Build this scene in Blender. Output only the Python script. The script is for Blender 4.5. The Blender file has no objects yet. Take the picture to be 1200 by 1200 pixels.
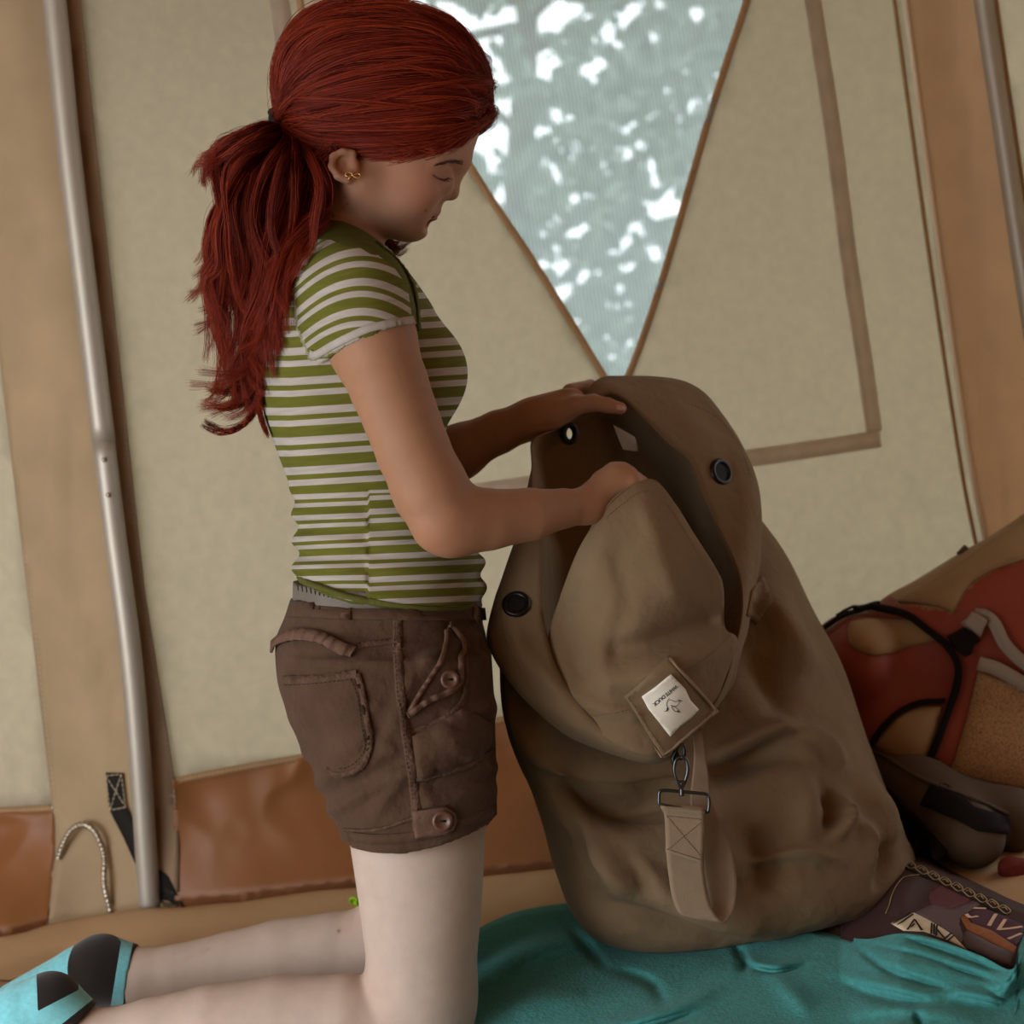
import bpy, bmesh, math, random
import numpy as np
from mathutils import Vector, Matrix
from mathutils.bvhtree import BVHTree
from mathutils.geometry import delaunay_2d_cdt

random.seed(7)
rng = np.random.default_rng(7)
SC = bpy.context.scene
COL = SC.collection

# ------------------------------------------------------------------ camera
FPX = 1900.0
PITCH = math.radians(5.5)
ROLL = math.radians(8.0)
CAM = np.array([0.0, 0.0, 0.79])
_R0 = np.array([1.0, 0, 0]); _U0 = np.array([0, math.sin(PITCH), math.cos(PITCH)])
FW = np.array([0, math.cos(PITCH), -math.sin(PITCH)])
RT = math.cos(ROLL) * _R0 - math.sin(ROLL) * _U0
UP = math.sin(ROLL) * _R0 + math.cos(ROLL) * _U0
cd = bpy.data.cameras.new('camera'); cam = bpy.data.objects.new('camera', cd); COL.objects.link(cam)
cd.sensor_width = 36.0; cd.lens = 36.0 * FPX / 1200.0
cd.clip_start = 0.05; cd.clip_end = 200
cam.matrix_world = Matrix(((RT[0], UP[0], -FW[0], CAM[0]), (RT[1], UP[1], -FW[1], CAM[1]), (RT[2], UP[2], -FW[2], CAM[2]), (0, 0, 0, 1)))
cd.dof.use_dof = True; cd.dof.focus_distance = 1.93; cd.dof.aperture_fstop = 4.2
SC.camera = cam

# ------------------------------------------------------------------ light and exposure
SC.view_settings.view_transform = 'Standard'
SC.view_settings.look = 'None'
SC.view_settings.gamma = 1.0
SC.view_settings.use_curve_mapping = False
SC.view_settings.exposure = 0.0
wd = bpy.data.worlds.new('sky'); SC.world = wd; wd.use_nodes = True
bg = wd.node_tree.nodes['Background']
bg.inputs[0].default_value = (0.88, 0.96, 1.0, 1); bg.inputs[1].default_value = 3.0
def area_light(name, loc, target, sx, sy, power, col):
    l = bpy.data.lights.new(name, 'AREA'); l.shape = 'RECTANGLE'; l.size = sx; l.size_y = sy
    l.energy = power; l.color = col
    o = bpy.data.objects.new(name, l); COL.objects.link(o); o.location = loc
    o.rotation_euler = (Vector(target) - Vector(loc)).to_track_quat('-Z', 'Y').to_euler()
    return o
area_light('door_daylight', (-1.80, 0.55, 0.60), (0.0, 1.95, 0.4), 1.2, 1.1, 29, (0.96, 0.98, 1.0))

# ------------------------------------------------------------------ space helpers
def M(px, py, d):                      # picture position at a depth -> metres in the camera's axes
    return np.array([(px - 600.0) / FPX * d, (py - 600.0) / FPX * d, d])
def W(p):                              # camera axes -> world
    p = np.asarray(p, float)
    return CAM + p[..., 0:1] * RT - p[..., 1:2] * UP + p[..., 2:3] * FW
def P(px, py, d): return W(M(px, py, d))
def RAY(px, py):
    v = RT * (px - 600.0) / FPX - UP * (py - 600.0) / FPX + FW
    return v
def G(px, py, z=0.0):                  # ground point seen at a picture position
    v = RAY(px, py); t = (z - CAM[2]) / v[2]
    return CAM + v * t
def PX(w):                             # world -> picture
    q = np.asarray(w, float) - CAM
    d = q @ FW
    return 600 + FPX * (q @ RT) / d, 600 - FPX * (q @ UP) / d
EYE = np.eye(3)

# ------------------------------------------------------------------ materials
def mat(name, col, rough=0.85, **kw):
    m = bpy.data.materials.new(name); m.use_nodes = True
    nt = m.node_tree; b = nt.nodes['Principled BSDF']
    b.inputs['Roughness'].default_value = rough
    b.inputs['Specular IOR Level'].default_value = kw.get('spec', 0.25)
    b.inputs['Metallic'].default_value = kw.get('metal', 0.0)
    c = (*col, 1) if len(col) == 3 else col
    b.inputs['Base Color'].default_value = c
    tc = nt.nodes.new('ShaderNodeTexCoord')
    last = None
    if kw.get('attr'):
        a = nt.nodes.new('ShaderNodeAttribute'); a.attribute_name = kw['attr']; last = a.outputs['Color']
    if kw.get('var'):                  # soft colour variation: (scale, amount, detail)
        s, amt, det = kw['var']
        n = nt.nodes.new('ShaderNodeTexNoise'); n.inputs['Scale'].default_value = s; n.inputs['Detail'].default_value = det
        nt.links.new(tc.outputs['Object'], n.inputs['Vector'])
        mr = nt.nodes.new('ShaderNodeMapRange'); mr.inputs[1].default_value = 0.25; mr.inputs[2].default_value = 0.75
        mr.inputs[3].default_value = 1 - amt; mr.inputs[4].default_value = 1 + amt
        nt.links.new(n.outputs['Fac'], mr.inputs[0])
        mx = nt.nodes.new('ShaderNodeVectorMath'); mx.operation = 'SCALE'
        if last is not None: nt.links.new(last, mx.inputs[0])
        else: mx.inputs[0].default_value = c[:3]
        nt.links.new(mr.outputs[0], mx.inputs['Scale']); last = mx.outputs[0]
    if last is not None: nt.links.new(last, b.inputs['Base Color'])
    bump_in = None
    if kw.get('bump'):                 # list of (scale, strength, stretch)
        prev = None
        for (s, st, dist) in kw['bump']:
            n = nt.nodes.new('ShaderNodeTexNoise'); n.inputs['Scale'].default_value = s; n.inputs['Detail'].default_value = 3
            nt.links.new(tc.outputs['Object'], n.inputs['Vector'])
            bp = nt.nodes.new('ShaderNodeBump'); bp.inputs['Strength'].default_value = st; bp.inputs['Distance'].default_value = dist
            nt.links.new(n.outputs['Fac'], bp.inputs['Height'])
            if prev is not None: nt.links.new(prev, bp.inputs['Normal'])
            prev = bp.outputs['Normal']
        nt.links.new(prev, b.inputs['Normal'])
    if kw.get('sss'):
        b.inputs['Subsurface Weight'].default_value = kw['sss']
        b.inputs['Subsurface Radius'].default_value = (0.012, 0.005, 0.003)
        b.inputs['Subsurface Scale'].default_value = 1.0
    if kw.get('sheen'):
        b.inputs['Sheen Weight'].default_value = kw['sheen']; b.inputs['Sheen Roughness'].default_value = 0.5
    if kw.get('trans'):                # cloth that lets daylight through
        out = nt.nodes['Material Output']
        tr = nt.nodes.new('ShaderNodeBsdfTranslucent'); mxs = nt.nodes.new('ShaderNodeMixShader')
        mxs.inputs[0].default_value = kw['trans']
        if last is not None: nt.links.new(last, tr.inputs['Color'])
        else: tr.inputs['Color'].default_value = c
        nt.links.new(b.outputs[0], mxs.inputs[1]); nt.links.new(tr.outputs[0], mxs.inputs[2])
        nt.links.new(mxs.outputs[0], out.inputs['Surface'])
    return m
def srgb(h):
    h = h.lstrip('#'); v = [int(h[i:i + 2], 16) / 255 for i in (0, 2, 4)]
    return tuple(x / 12.92 if x <= 0.04045 else ((x + 0.055) / 1.055) ** 2.4 for x in v)

# ------------------------------------------------------------------ object helpers
def empty(name, loc, label=None, cat=None, group=None, kind=None):
    o = bpy.data.objects.new(name, None); COL.objects.link(o); o.location = loc
    o.empty_display_size = 0.05
    tag(o, label, cat, group, kind)
    return o
def tag(o, label=None, cat=None, group=None, kind=None, category=None):
    cat = cat or category
    for k, v in (('label', label), ('category', cat), ('group', group), ('kind', kind)):
        if v: o[k] = v
    return o
def world_loc(o):
    v = np.zeros(3)
    while o is not None:
        v = v + np.array(o.location); o = o.parent
    return v
def obj(name, verts, faces, m, parent=None, smooth=True, **tags):
    me = bpy.data.meshes.new(name)
    verts = np.asarray(verts, float)
    base = world_loc(parent) if parent is not None else verts.min(0) * 0.5 + verts.max(0) * 0.5
    if parent is None: base[2] = verts[:, 2].min()
    off = tags.pop('at', None)
    if off is not None: base = np.asarray(off, float)
    loc = base
    me.from_pydata((verts - base).tolist(), [], [tuple(int(i) for i in f) for f in faces])
    if smooth: me.polygons.foreach_set('use_smooth', [True] * len(me.polygons))
    me.materials.append(m)
    me.update()
    o = bpy.data.objects.new(name, me); COL.objects.link(o)
    if parent is not None: o.parent = parent
    else: o.location = loc
    tag(o, **tags)
    return o
def obj_quads(name, V, Q, m, parent=None, cols=None, scal=None, **tags):   # fast path for large quad meshes
    me = bpy.data.meshes.new(name)
    V = np.asarray(V, np.float32)
    base = world_loc(parent) if parent is not None else np.array([V[:, 0].mean(), V[:, 1].mean(), V[:, 2].min()])
    loc = base
    nq = len(Q); k = Q.shape[1]
    me.vertices.add(len(V)); me.vertices.foreach_set('co', (V - base).astype(np.float32).ravel())
    me.loops.add(nq * k); me.loops.foreach_set('vertex_index', Q.astype(np.int32).ravel())
    me.polygons.add(nq); me.polygons.foreach_set('loop_start', np.arange(0, nq * k, k, dtype=np.int32))
    me.polygons.foreach_set('loop_total', np.full(nq, k, np.int32))
    me.update(calc_edges=True); me.validate()
    me.polygons.foreach_set('use_smooth', np.ones(len(me.polygons), bool))
    if cols is not None:
        a = me.color_attributes.new('Col', 'FLOAT_COLOR', 'POINT')
        c = np.ones((len(V), 4), np.float32); c[:, :3] = cols; a.data.foreach_set('color', c.ravel())
    if scal is not None:
        for nm, v in scal.items():
            a = me.attributes.new(nm, 'FLOAT', 'POINT'); a.data.foreach_set('value', np.asarray(v, np.float32))
    me.materials.append(m); me.update()
    o = bpy.data.objects.new(name, me); COL.objects.link(o)
    if parent is not None: o.parent = parent
    else: o.location = loc
    tag(o, **tags)
    return o

# ------------------------------------------------------------------ curves and lofts
def cr(pts, n, closed=False):          # Catmull-Rom resampling of a polyline (any dimension) to n points
    p = np.asarray(pts, float)
    if closed: q = np.vstack([p[-1:], p, p[:2]]); segs = len(p)
    else: q = np.vstack([2 * p[:1] - p[1:2], p, 2 * p[-1:] - p[-2:-1]]); segs = len(p) - 1
    t = np.linspace(0, segs, n, endpoint=not closed)
    i = np.clip(t.astype(int), 0, segs - 1); u = (t - i)[:, None]
    a, b, c, d = q[i], q[i + 1], q[i + 2], q[i + 3]
    return 0.5 * (2 * b + (c - a) * u + (2 * a - 5 * b + 4 * c - d) * u ** 2 + (3 * b - a - 3 * c + d) * u ** 3)
def grid_faces(nu, nv, cu=False, cv=False, flip=False):
    iu = np.arange(nu if cu else nu - 1); iv = np.arange(nv if cv else nv - 1)
    a, b = np.meshgrid(iu, iv, indexing='ij'); a = a.ravel(); b = b.ravel()
    a2 = (a + 1) % nu; b2 = (b + 1) % nv
    q = np.stack([a * nv + b, a * nv + b2, a2 * nv + b2, a2 * nv + b], 1)
    return q[:, ::-1] if flip else q
def patch(ctrl, nu, nv):               # ctrl[u][v] -> smooth grid of points
    c = np.asarray(ctrl, float)
    a = np.stack([cr(c[:, j], nu) for j in range(c.shape[1])], 1)
    return np.stack([cr(a[i], nv) for i in range(nu)], 0)
def grid_normals(g, cu=False, cv=False):
    du = np.gradient(g, axis=0); dv = np.gradient(g, axis=1)
    if cu: du = np.roll(g, -1, 0) - np.roll(g, 1, 0)
    if cv: dv = np.roll(g, -1, 1) - np.roll(g, 1, 1)
    n = np.cross(du, dv); return n / (np.linalg.norm(n, axis=-1, keepdims=True) + 1e-9)
def sheet(g, th, toward=CAM):          # grid of world points -> thick closed sheet, extruded away from `toward`
    n = grid_normals(g)
    s = np.sign(((g - toward) * n).sum(-1).mean()); n = n * (s if s != 0 else 1)
    nu, nv = g.shape[:2]
    b = g + n * th
    V = np.vstack([g.reshape(-1, 3), b.reshape(-1, 3)]); K = nu * nv
    f = grid_faces(nu, nv); F = [tuple(x) for x in f] + [tuple(x[::-1] + K) for x in f]
    ring = [i * nv for i in range(nu)] + [(nu - 1) * nv + j for j in range(1, nv)] + [i * nv + nv - 1 for i in range(nu - 2, -1, -1)] + [j for j in range(nv - 2, 0, -1)]
    for k in range(len(ring)):
        a, c = ring[k], ring[(k + 1) % len(ring)]; F.append((a, c, c + K, a + K))
    return V, F
def frames(p):
    p = np.asarray(p, float); t = np.gradient(p, axis=0); t /= np.linalg.norm(t, axis=1, keepdims=True) + 1e-12
    ref = np.array([0, 0, 1.0]) if abs(t[0][2]) < 0.9 else np.array([1.0, 0, 0])
    n = np.cross(t[0], ref); n /= np.linalg.norm(n); N = []
    for k in range(len(p)):
        n = n - t[k] * (n @ t[k]); n /= np.linalg.norm(n) + 1e-12; N.append(n)
    N = np.array(N); return t, N, np.cross(t, N)
def tube(p, r, k=10, caps=True):
    p = np.asarray(p, float); t, n, b = frames(p)
    r = np.broadcast_to(np.asarray(r, float), (len(p),))
    a = np.linspace(0, 2 * np.pi, k, endpoint=False)
    g = p[:, None] + r[:, None, None] * (np.cos(a)[None, :, None] * n[:, None] + np.sin(a)[None, :, None] * b[:, None])
    V = g.reshape(-1, 3); F = [tuple(x) for x in grid_faces(len(p), k, cv=True)]
    if caps: F.append(tuple(range(k))[::-1]); F.append(tuple((len(p) - 1) * k + i for i in range(k)))
    return V, F
def merge(parts):
    V = []; F = []; o = 0
    for v, f in parts:
        V.append(np.asarray(v)); F += [tuple(int(i) + o for i in q) for q in f]; o += len(v)
    return np.vstack(V), F
def bvh_of(*objs):
    V = []; F = []; o = 0
    for ob in objs:
        b = world_loc(ob.parent) + np.array(ob.location) if ob.parent else np.array(ob.location)
        n = len(ob.data.vertices); v = np.empty(n * 3, np.float32); ob.data.vertices.foreach_get('co', v)
        V.append(v.reshape(-1, 3) + b); F += [tuple(i + o for i in p.vertices) for p in ob.data.polygons]; o += n
    return BVHTree.FromPolygons([tuple(x) for x in np.vstack(V)], F)
def on_surface(bvh, px, py, off=0.0, fallback=None):
    v = Vector(RAY(px, py)); h = bvh.ray_cast(Vector(CAM), v)
    if h[0] is None:
        if fallback is not None:
            return np.array(fallback, float), -FW
        return None, None
    n = np.array(h[1]);
    if n @ (np.array(h[0]) - CAM) > 0: n = -n
    return np.array(h[0]) + n * off, n
def drape(poly, bvh, off, th, step=8.0, bulge=0.0, closed_fn=None):
    """cloth piece lying on a surface: the outline is measured in the picture, every vertex is put on the real surface"""
    poly = np.asarray(poly, float); n = len(poly)
    bnd = []
    for i in range(n):
        a, b = poly[i], poly[(i + 1) % n]; m = max(1, int(np.hypot(*(b - a)) / step))
        for k in range(m): bnd.append(a + (b - a) * k / m)
    bnd = np.array(bnd); nb = len(bnd)
    xs = np.arange(bnd[:, 0].min(), bnd[:, 0].max(), step); ys = np.arange(bnd[:, 1].min(), bnd[:, 1].max(), step)
    X, Y = np.meshgrid(xs, ys); q = np.stack([X.ravel() + 0.37 * step, Y.ravel() + 0.41 * step], 1)
    dmin = np.array([np.min(np.hypot(*(bnd - p).T)) for p in q]) if len(q) else np.array([])
    q = q[dmin > step * 0.5] if len(q) else q
    pts = [Vector(p) for p in bnd] + [Vector(p) for p in q]
    res = delaunay_2d_cdt(pts, [], [list(range(nb))], 1, 1e-6)
    v2 = np.array([tuple(v) for v in res[0]]); F = res[2]
    used = sorted({i for f in F for i in f}); rm = {o: k for k, o in enumerate(used)}
    v2 = v2[used]; F = [[rm[i] for i in f] for f in F]
    V = []; N = []; miss = []
    for i, p in enumerate(v2):
        h, nn = on_surface(bvh, p[0], p[1])
        if h is None: miss.append(i); h = np.zeros(3); nn = -FW
        V.append(h); N.append(nn)
    V = np.array(V); N = np.array(N)
    if miss:
        ok = np.array([i for i in range(len(V)) if i not in set(miss)])
        if len(ok) == 0: raise ValueError('drape found no surface')
        for i in miss:
            j = ok[np.argmin(((v2[ok] - v2[i]) ** 2).sum(1))]
            dj = (V[j] - CAM) @ FW; V[i] = P(v2[i][0], v2[i][1], dj); N[i] = N[j]
    extra = 0
    if bulge:
        dd = np.array([np.min(np.hypot(*(bnd - p).T)) for p in v2]); mx = dd.max() + 1e-6
        extra = (bulge * np.sqrt(np.clip(dd / mx, 0, 1)))[:, None]
    top = V + N * (off + th) + N * extra; bot = V + N * (off * 0.3 - 0.0005)
    K = len(V); FF = [tuple(f) for f in F] + [tuple(i + K for i in f[::-1]) for f in F]
    ed = {}
    for f in F:
        for a, b in zip(f, f[1:] + f[:1]): ed.setdefault((min(a, b), max(a, b)), []).append((a, b))
    for es in ed.values():
        if len(es) == 1: a, b = es[0]; FF.append((b, a, a + K, b + K))
    return np.vstack([top, bot]), FF
def strip(path, bvh, w, off, th, n=None, closed=False, wob=0.0):
    """ribbon of width w (metres) lying on a surface along a path measured in the picture"""
    path = np.asarray(path, float)
    L = np.hypot(*np.diff(path, axis=0).T).sum(); n = n or max(4, int(L / 7))
    q = cr(path, n); pts = []; nor = []
    for p in q:
        h, nn = on_surface(bvh, p[0], p[1])
        if h is None:
            if pts: dj = (pts[-1] - CAM) @ FW; h = P(p[0], p[1], dj); nn = nor[-1]
            else: continue
        pts.append(h); nor.append(nn)
    pts = np.array(pts); nor = np.array(nor)
    t = np.gradient(pts, axis=0); t /= np.linalg.norm(t, axis=1, keepdims=True) + 1e-9
    s = np.cross(t, nor); s /= np.linalg.norm(s, axis=1, keepdims=True) + 1e-9
    w = np.broadcast_to(np.asarray(w, float), (len(pts),))[:, None]
    if wob: nor_off = (rng.normal(0, wob, len(pts)))[:, None]
    else: nor_off = 0
    a = pts + nor * (off + nor_off)
    g = np.stack([a - s * w / 2, a - s * w / 2 * 0.96 + nor * th, a + s * w / 2 * 0.96 + nor * th, a + s * w / 2], 1)
    V = g.reshape(-1, 3); F = [tuple(x) for x in grid_faces(len(pts), 4, cv=True)]
    F.append((0, 1, 2, 3)); m = (len(pts) - 1) * 4; F.append((m + 3, m + 2, m + 1, m))
    return V, F
def stitches(path, bvh, off, dash=3.2, gap=2.4, r=0.0006, off_px=0):
    """a row of thread dashes on a surface"""
    path = np.asarray(path, float)
    L = np.hypot(*np.diff(path, axis=0).T).sum(); q = cr(path, max(8, int(L)))
    s = np.concatenate([[0], np.cumsum(np.hypot(*np.diff(q, axis=0).T))]); out = []
    t = 0
    while t + dash < s[-1]:
        pp = []
        for u in (t, t + dash * 0.5, t + dash):
            x, y = np.interp(u, s, q[:, 0]), np.interp(u, s, q[:, 1])
            h, nn = on_surface(bvh, x, y, off)
            if h is None: break
            pp.append(h)
        if len(pp) == 3: out.append(tube(pp, r, 4))
        t += dash + gap
    return merge(out) if out else None

# ------------------------------------------------------------------ implicit bodies (one continuous skin from blended volumes)
def noise3(p, f, seed=0, octs=2):      # cheap smooth value noise
    r = np.random.default_rng(seed); out = 0; amp = 1
    for o in range(octs):
        for _ in range(5):
            k = r.normal(0, 1, 3); k = k / np.linalg.norm(k) * f * (0.7 + 0.6 * r.random()) * (2 ** o)
            out = out + amp * np.sin(p[..., 0] * k[0] + p[..., 1] * k[1] + p[..., 2] * k[2] + r.random() * 6.28)
        amp *= 0.5
    return out / 5.0
def axis_pts(lo, hi, fine, coarse, spans):
    out = [lo]
    while out[-1] < hi:
        x = out[-1]; s = coarse
        for (a, b) in spans:
            if a - 0.004 <= x <= b: s = fine
            elif x < a: s = min(s, max(fine, (a - x) * 0.5))
        out.append(x + s)
    return np.array(out)
class Field:
    BIG = 0.06
    def __init__(self, xs, ys, zs):
        self.ax = (np.asarray(xs), np.asarray(ys), np.asarray(zs))
        self.v = np.full((len(xs), len(ys), len(zs)), self.BIG, np.float32)
    def sub(self, lo, hi, pad):
        sl = []
        for a, l, h in zip(self.ax, lo, hi):
            i0 = np.searchsorted(a, l - pad); i1 = np.searchsorted(a, h + pad) + 1; sl.append(slice(max(0, i0 - 1), min(len(a), i1)))
        if any(s.stop <= s.start for s in sl): return None, None
        g = np.meshgrid(*[a[s] for a, s in zip(self.ax, sl)], indexing='ij')
        return tuple(sl), np.stack(g, -1)
    def op(self, prim, k=0.01, mode='u', pad=0.06):
        f, lo, hi = prim
        sl, p = self.sub(lo, hi, pad)
        if sl is None: return
        b = f(p).astype(np.float32); a = self.v[sl]
        if mode == 'u':
            h = np.maximum(k - np.abs(a - b), 0) / max(k, 1e-6); self.v[sl] = np.minimum(a, b) - h * h * k * 0.25
        elif mode == 's':
            b = -b; h = np.maximum(k - np.abs(a - b), 0) / max(k, 1e-6); self.v[sl] = np.maximum(a, b) + h * h * k * 0.25
        elif mode == 'i':
            h = np.maximum(k - np.abs(a - b), 0) / max(k, 1e-6); self.v[sl] = np.maximum(a, b) + h * h * k * 0.25
    def mesh(self):
        v = self.v; ax = self.ax; s = v < 0
        nx, ny, nz = v.shape
        c = np.zeros((nx - 1, ny - 1, nz - 1), np.int8)
        for i in (0, 1):
            for j in (0, 1):
                for k in (0, 1): c += s[i:nx - 1 + i, j:ny - 1 + j, k:nz - 1 + k]
        act = (c > 0) & (c < 8); I = np.argwhere(act); n = len(I)
        idx = np.full(act.shape, -1, np.int32); idx[act] = np.arange(n)
        acc = np.zeros((n, 3)); cnt = np.zeros(n)
        co = lambda i, j, k: np.stack([ax[0][i], ax[1][j], ax[2][k]], -1)
        E = [((a, b, 0), (a, b, 1)) for a in (0, 1) for b in (0, 1)] + [((a, 0, b), (a, 1, b)) for a in (0, 1) for b in (0, 1)] + [((0, a, b), (1, a, b)) for a in (0, 1) for b in (0, 1)]
        for e0, e1 in E:
            A = I + np.array(e0); B = I + np.array(e1)
            va = v[A[:, 0], A[:, 1], A[:, 2]]; vb = v[B[:, 0], B[:, 1], B[:, 2]]
            x = (va < 0) != (vb < 0); t = np.where(x, va / (va - vb + 1e-12), 0)[:, None]
            p = co(*A.T) * (1 - t) + co(*B.T) * t
            acc += np.where(x[:, None], p, 0); cnt += x
        V = acc / cnt[:, None]
        Q = []
        for d in range(3):
            o = [k for k in range(3) if k != d]
            sh = [slice(None)] * 3; a = [slice(0, -1) if k == d else slice(1, -1) for k in range(3)]; b = [slice(1, None) if k == d else slice(1, -1) for k in range(3)]
            sa = s[tuple(a)]; sb = s[tuple(b)]
            X = np.argwhere(sa != sb); fl = sa[tuple(X.T)]
            base = X.copy(); base[:, o[0]] += 1; base[:, o[1]] += 1
            def cell(u, w):
                c2 = base.copy(); c2[:, o[0]] -= u; c2[:, o[1]] -= w; return idx[tuple(c2.T)]
            q = np.stack([cell(1, 1), cell(0, 1), cell(0, 0), cell(1, 0)], 1)
            if d == 1: fl = ~fl
            q[~fl] = q[~fl][:, ::-1]; Q.append(q)
        Q = np.vstack(Q); Q = Q[(Q >= 0).all(1)]
        return V, Q
def smooth_mesh(V, Q, it=2, lam=0.5):
    e = np.vstack([Q[:, [0, 1]], Q[:, [1, 2]], Q[:, [2, 3]], Q[:, [3, 0]]])
    for _ in range(it):
        acc = np.zeros_like(V); cnt = np.zeros(len(V))
        np.add.at(acc, e[:, 0], V[e[:, 1]]); np.add.at(cnt, e[:, 0], 1)
        np.add.at(acc, e[:, 1], V[e[:, 0]]); np.add.at(cnt, e[:, 1], 1)
        V = V + lam * (acc / cnt[:, None] - V)
    return V
def cone(a, b, ra, rb):                # capsule with two radii (camera-axes metres)
    a = np.asarray(a, float); b = np.asarray(b, float); ba = b - a; l2 = ba @ ba + 1e-12; R = max(ra, rb)
    def f(p):
        pa = p - a; t = np.clip((pa @ ba) / l2, 0, 1)
        return np.linalg.norm(pa - t[..., None] * ba, axis=-1) - (ra + (rb - ra) * t)
    return f, np.minimum(a, b) - R, np.maximum(a, b) + R
def rc(A, B):                          # the same from (px, py, depth, radius px)
    return cone(M(*A[:3]), M(*B[:3]), A[3] * A[2] / FPX, B[3] * B[2] / FPX)
def chain(F, pts, k=0.01):             # one limb: all its segments merged first, then blended into the body
    pr = [rc(a, b) for a, b in zip(pts[:-1], pts[1:])]
    def f(p):
        v = pr[0][0](p)
        for q in pr[1:]:
            w = q[0](p); h = np.maximum(.004 - np.abs(v - w), 0) / .004; v = np.minimum(v, w) - h * h * .001
        return v
    F.op((f, np.min([q[1] for q in pr], 0), np.max([q[2] for q in pr], 0)), k)
def ell(c, r, ang=0.0, yaw=0.0):       # ellipsoid: centre, radii (x, y, depth) metres, turned by ang in the picture plane
    c = np.asarray(c, float); r = np.asarray(r, float); ca, sa = math.cos(ang), math.sin(ang); cy, sy = math.cos(yaw), math.sin(yaw)
    Rm = np.array([[ca, sa, 0], [-sa, ca, 0], [0, 0, 1.0]]) @ np.array([[cy, 0, sy], [0, 1, 0], [-sy, 0, cy]])
    def f(p):
        q = (p - c) @ Rm.T; k0 = np.linalg.norm(q / r, axis=-1); k1 = np.linalg.norm(q / (r * r), axis=-1)
        return k0 * (k0 - 1) / (k1 + 1e-9)
    R = r.max(); return f, c - R, c + R
def ep(px, py, d, rx, ry, rz, ang=0.0, yaw=0.0):
    s = d / FPX; return ell(M(px, py, d), (rx * s, ry * s, rz * s), math.radians(ang), yaw)
def loft(rows, d0, grow=0.0, n=2.3, extra=None):
    """rows: (py, left px, right px, half depth in metres, centre depth); a solid lofted down the picture"""
    T = np.array([[M(600, r[0], d0)[1], M(r[1], r[0], r[4])[0], M(r[2], r[0], r[4])[0], r[3], r[4]] for r in rows])
    D = cr(T, 240); y = D[:, 0]; o = np.argsort(y); D = D[o]; y = y[o]
    y0, y1 = T[0, 0], T[-1, 0]
    def f(p):
        Y = p[..., 1]; xl = np.interp(Y, y, D[:, 1]); xr = np.interp(Y, y, D[:, 2]); b = np.interp(Y, y, D[:, 3]) + grow; zc = np.interp(Y, y, D[:, 4])
        a = (xr - xl) / 2 + grow; c = (xl + xr) / 2
        q = (np.abs((p[..., 0] - c) / a) ** n + np.abs((p[..., 2] - zc) / b) ** n) ** (1 / n)
        v = (q - 1) * np.minimum(a, b)
        v = np.maximum(v, np.maximum(y0 - Y, Y - y1) - grow * 0)
        if extra is not None: v = v + extra(p)
        return v
    lo = np.array([D[:, 1].min() - grow, y0, (D[:, 4] - D[:, 3]).min() - grow]); hi = np.array([D[:, 2].max() + grow, y1, (D[:, 4] + D[:, 3]).max() + grow])
    return f, lo, hi
# ================================================================== the tent
m_cream = mat('cream_canvas', srgb('#c6bcaa'), 0.95, var=(55, 0.06, 6), bump=[(900, 0.25, 0.0006), (9, 0.5, 0.01)], trans=0.68)
m_tan = mat('tan_canvas', srgb('#bda287'), 0.95, var=(14, 0.06, 5), bump=[(900, 0.2, 0.0005), (12, 0.5, 0.008)], trans=0.58)
m_sleeve = mat('sleeve_canvas', srgb('#b09a7c'), 0.92, var=(10, 0.10, 4), bump=[(900, 0.2, 0.0005), (11, 0.6, 0.01)], trans=0.38)
m_mud = mat('brown_vinyl', srgb('#82532f'), 0.5, var=(8, 0.08, 3), spec=0.35, bump=[(700, 0.1, 0.0004)], trans=0.10)
m_roof = mat('roof_canvas', srgb('#b6895c'), 0.95, var=(14, 0.06, 5), trans=0.22)  # for unseen canvas; warm tone chosen to tint the light inside
m_tape = mat('taupe_tape', srgb('#e2d6ca'), 0.9, var=(30, 0.10, 4), bump=[(500, 0.2, 0.0005)], trans=0.8)
m_bind = mat('binding_tape', srgb('#b8966e'), 0.9, var=(40, 0.10, 4), trans=0.4)
m_thread = mat('pale_thread', srgb('#c9b89a'), 0.8)
m_brownthread = mat('brown_thread', srgb('#7a5c3e'), 0.8)
m_pipe = mat('cream_piping', srgb('#e6dcc6'), 0.9)
m_floor = mat('groundsheet', srgb('#ac8e6a'), 0.6, spec=0.3, var=(9, 0.06, 3), bump=[(600, 0.12, 0.0005), (14, 0.4, 0.006)])
m_black = mat('black_webbing', srgb('#17130f'), 0.8, bump=[(500, 0.3, 0.0006)])
m_alu = mat('aluminium', srgb('#a39c90'), 0.5, metal=0.45, spec=0.5, var=(30, 0.05, 3))
m_steel = mat('galvanised_steel', srgb('#a49a8a'), 0.36, metal=0.85, spec=0.5, var=(200, 0.15, 3))
m_dark = mat('dark_hole', srgb('#0d0a08'), 0.7)

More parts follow.
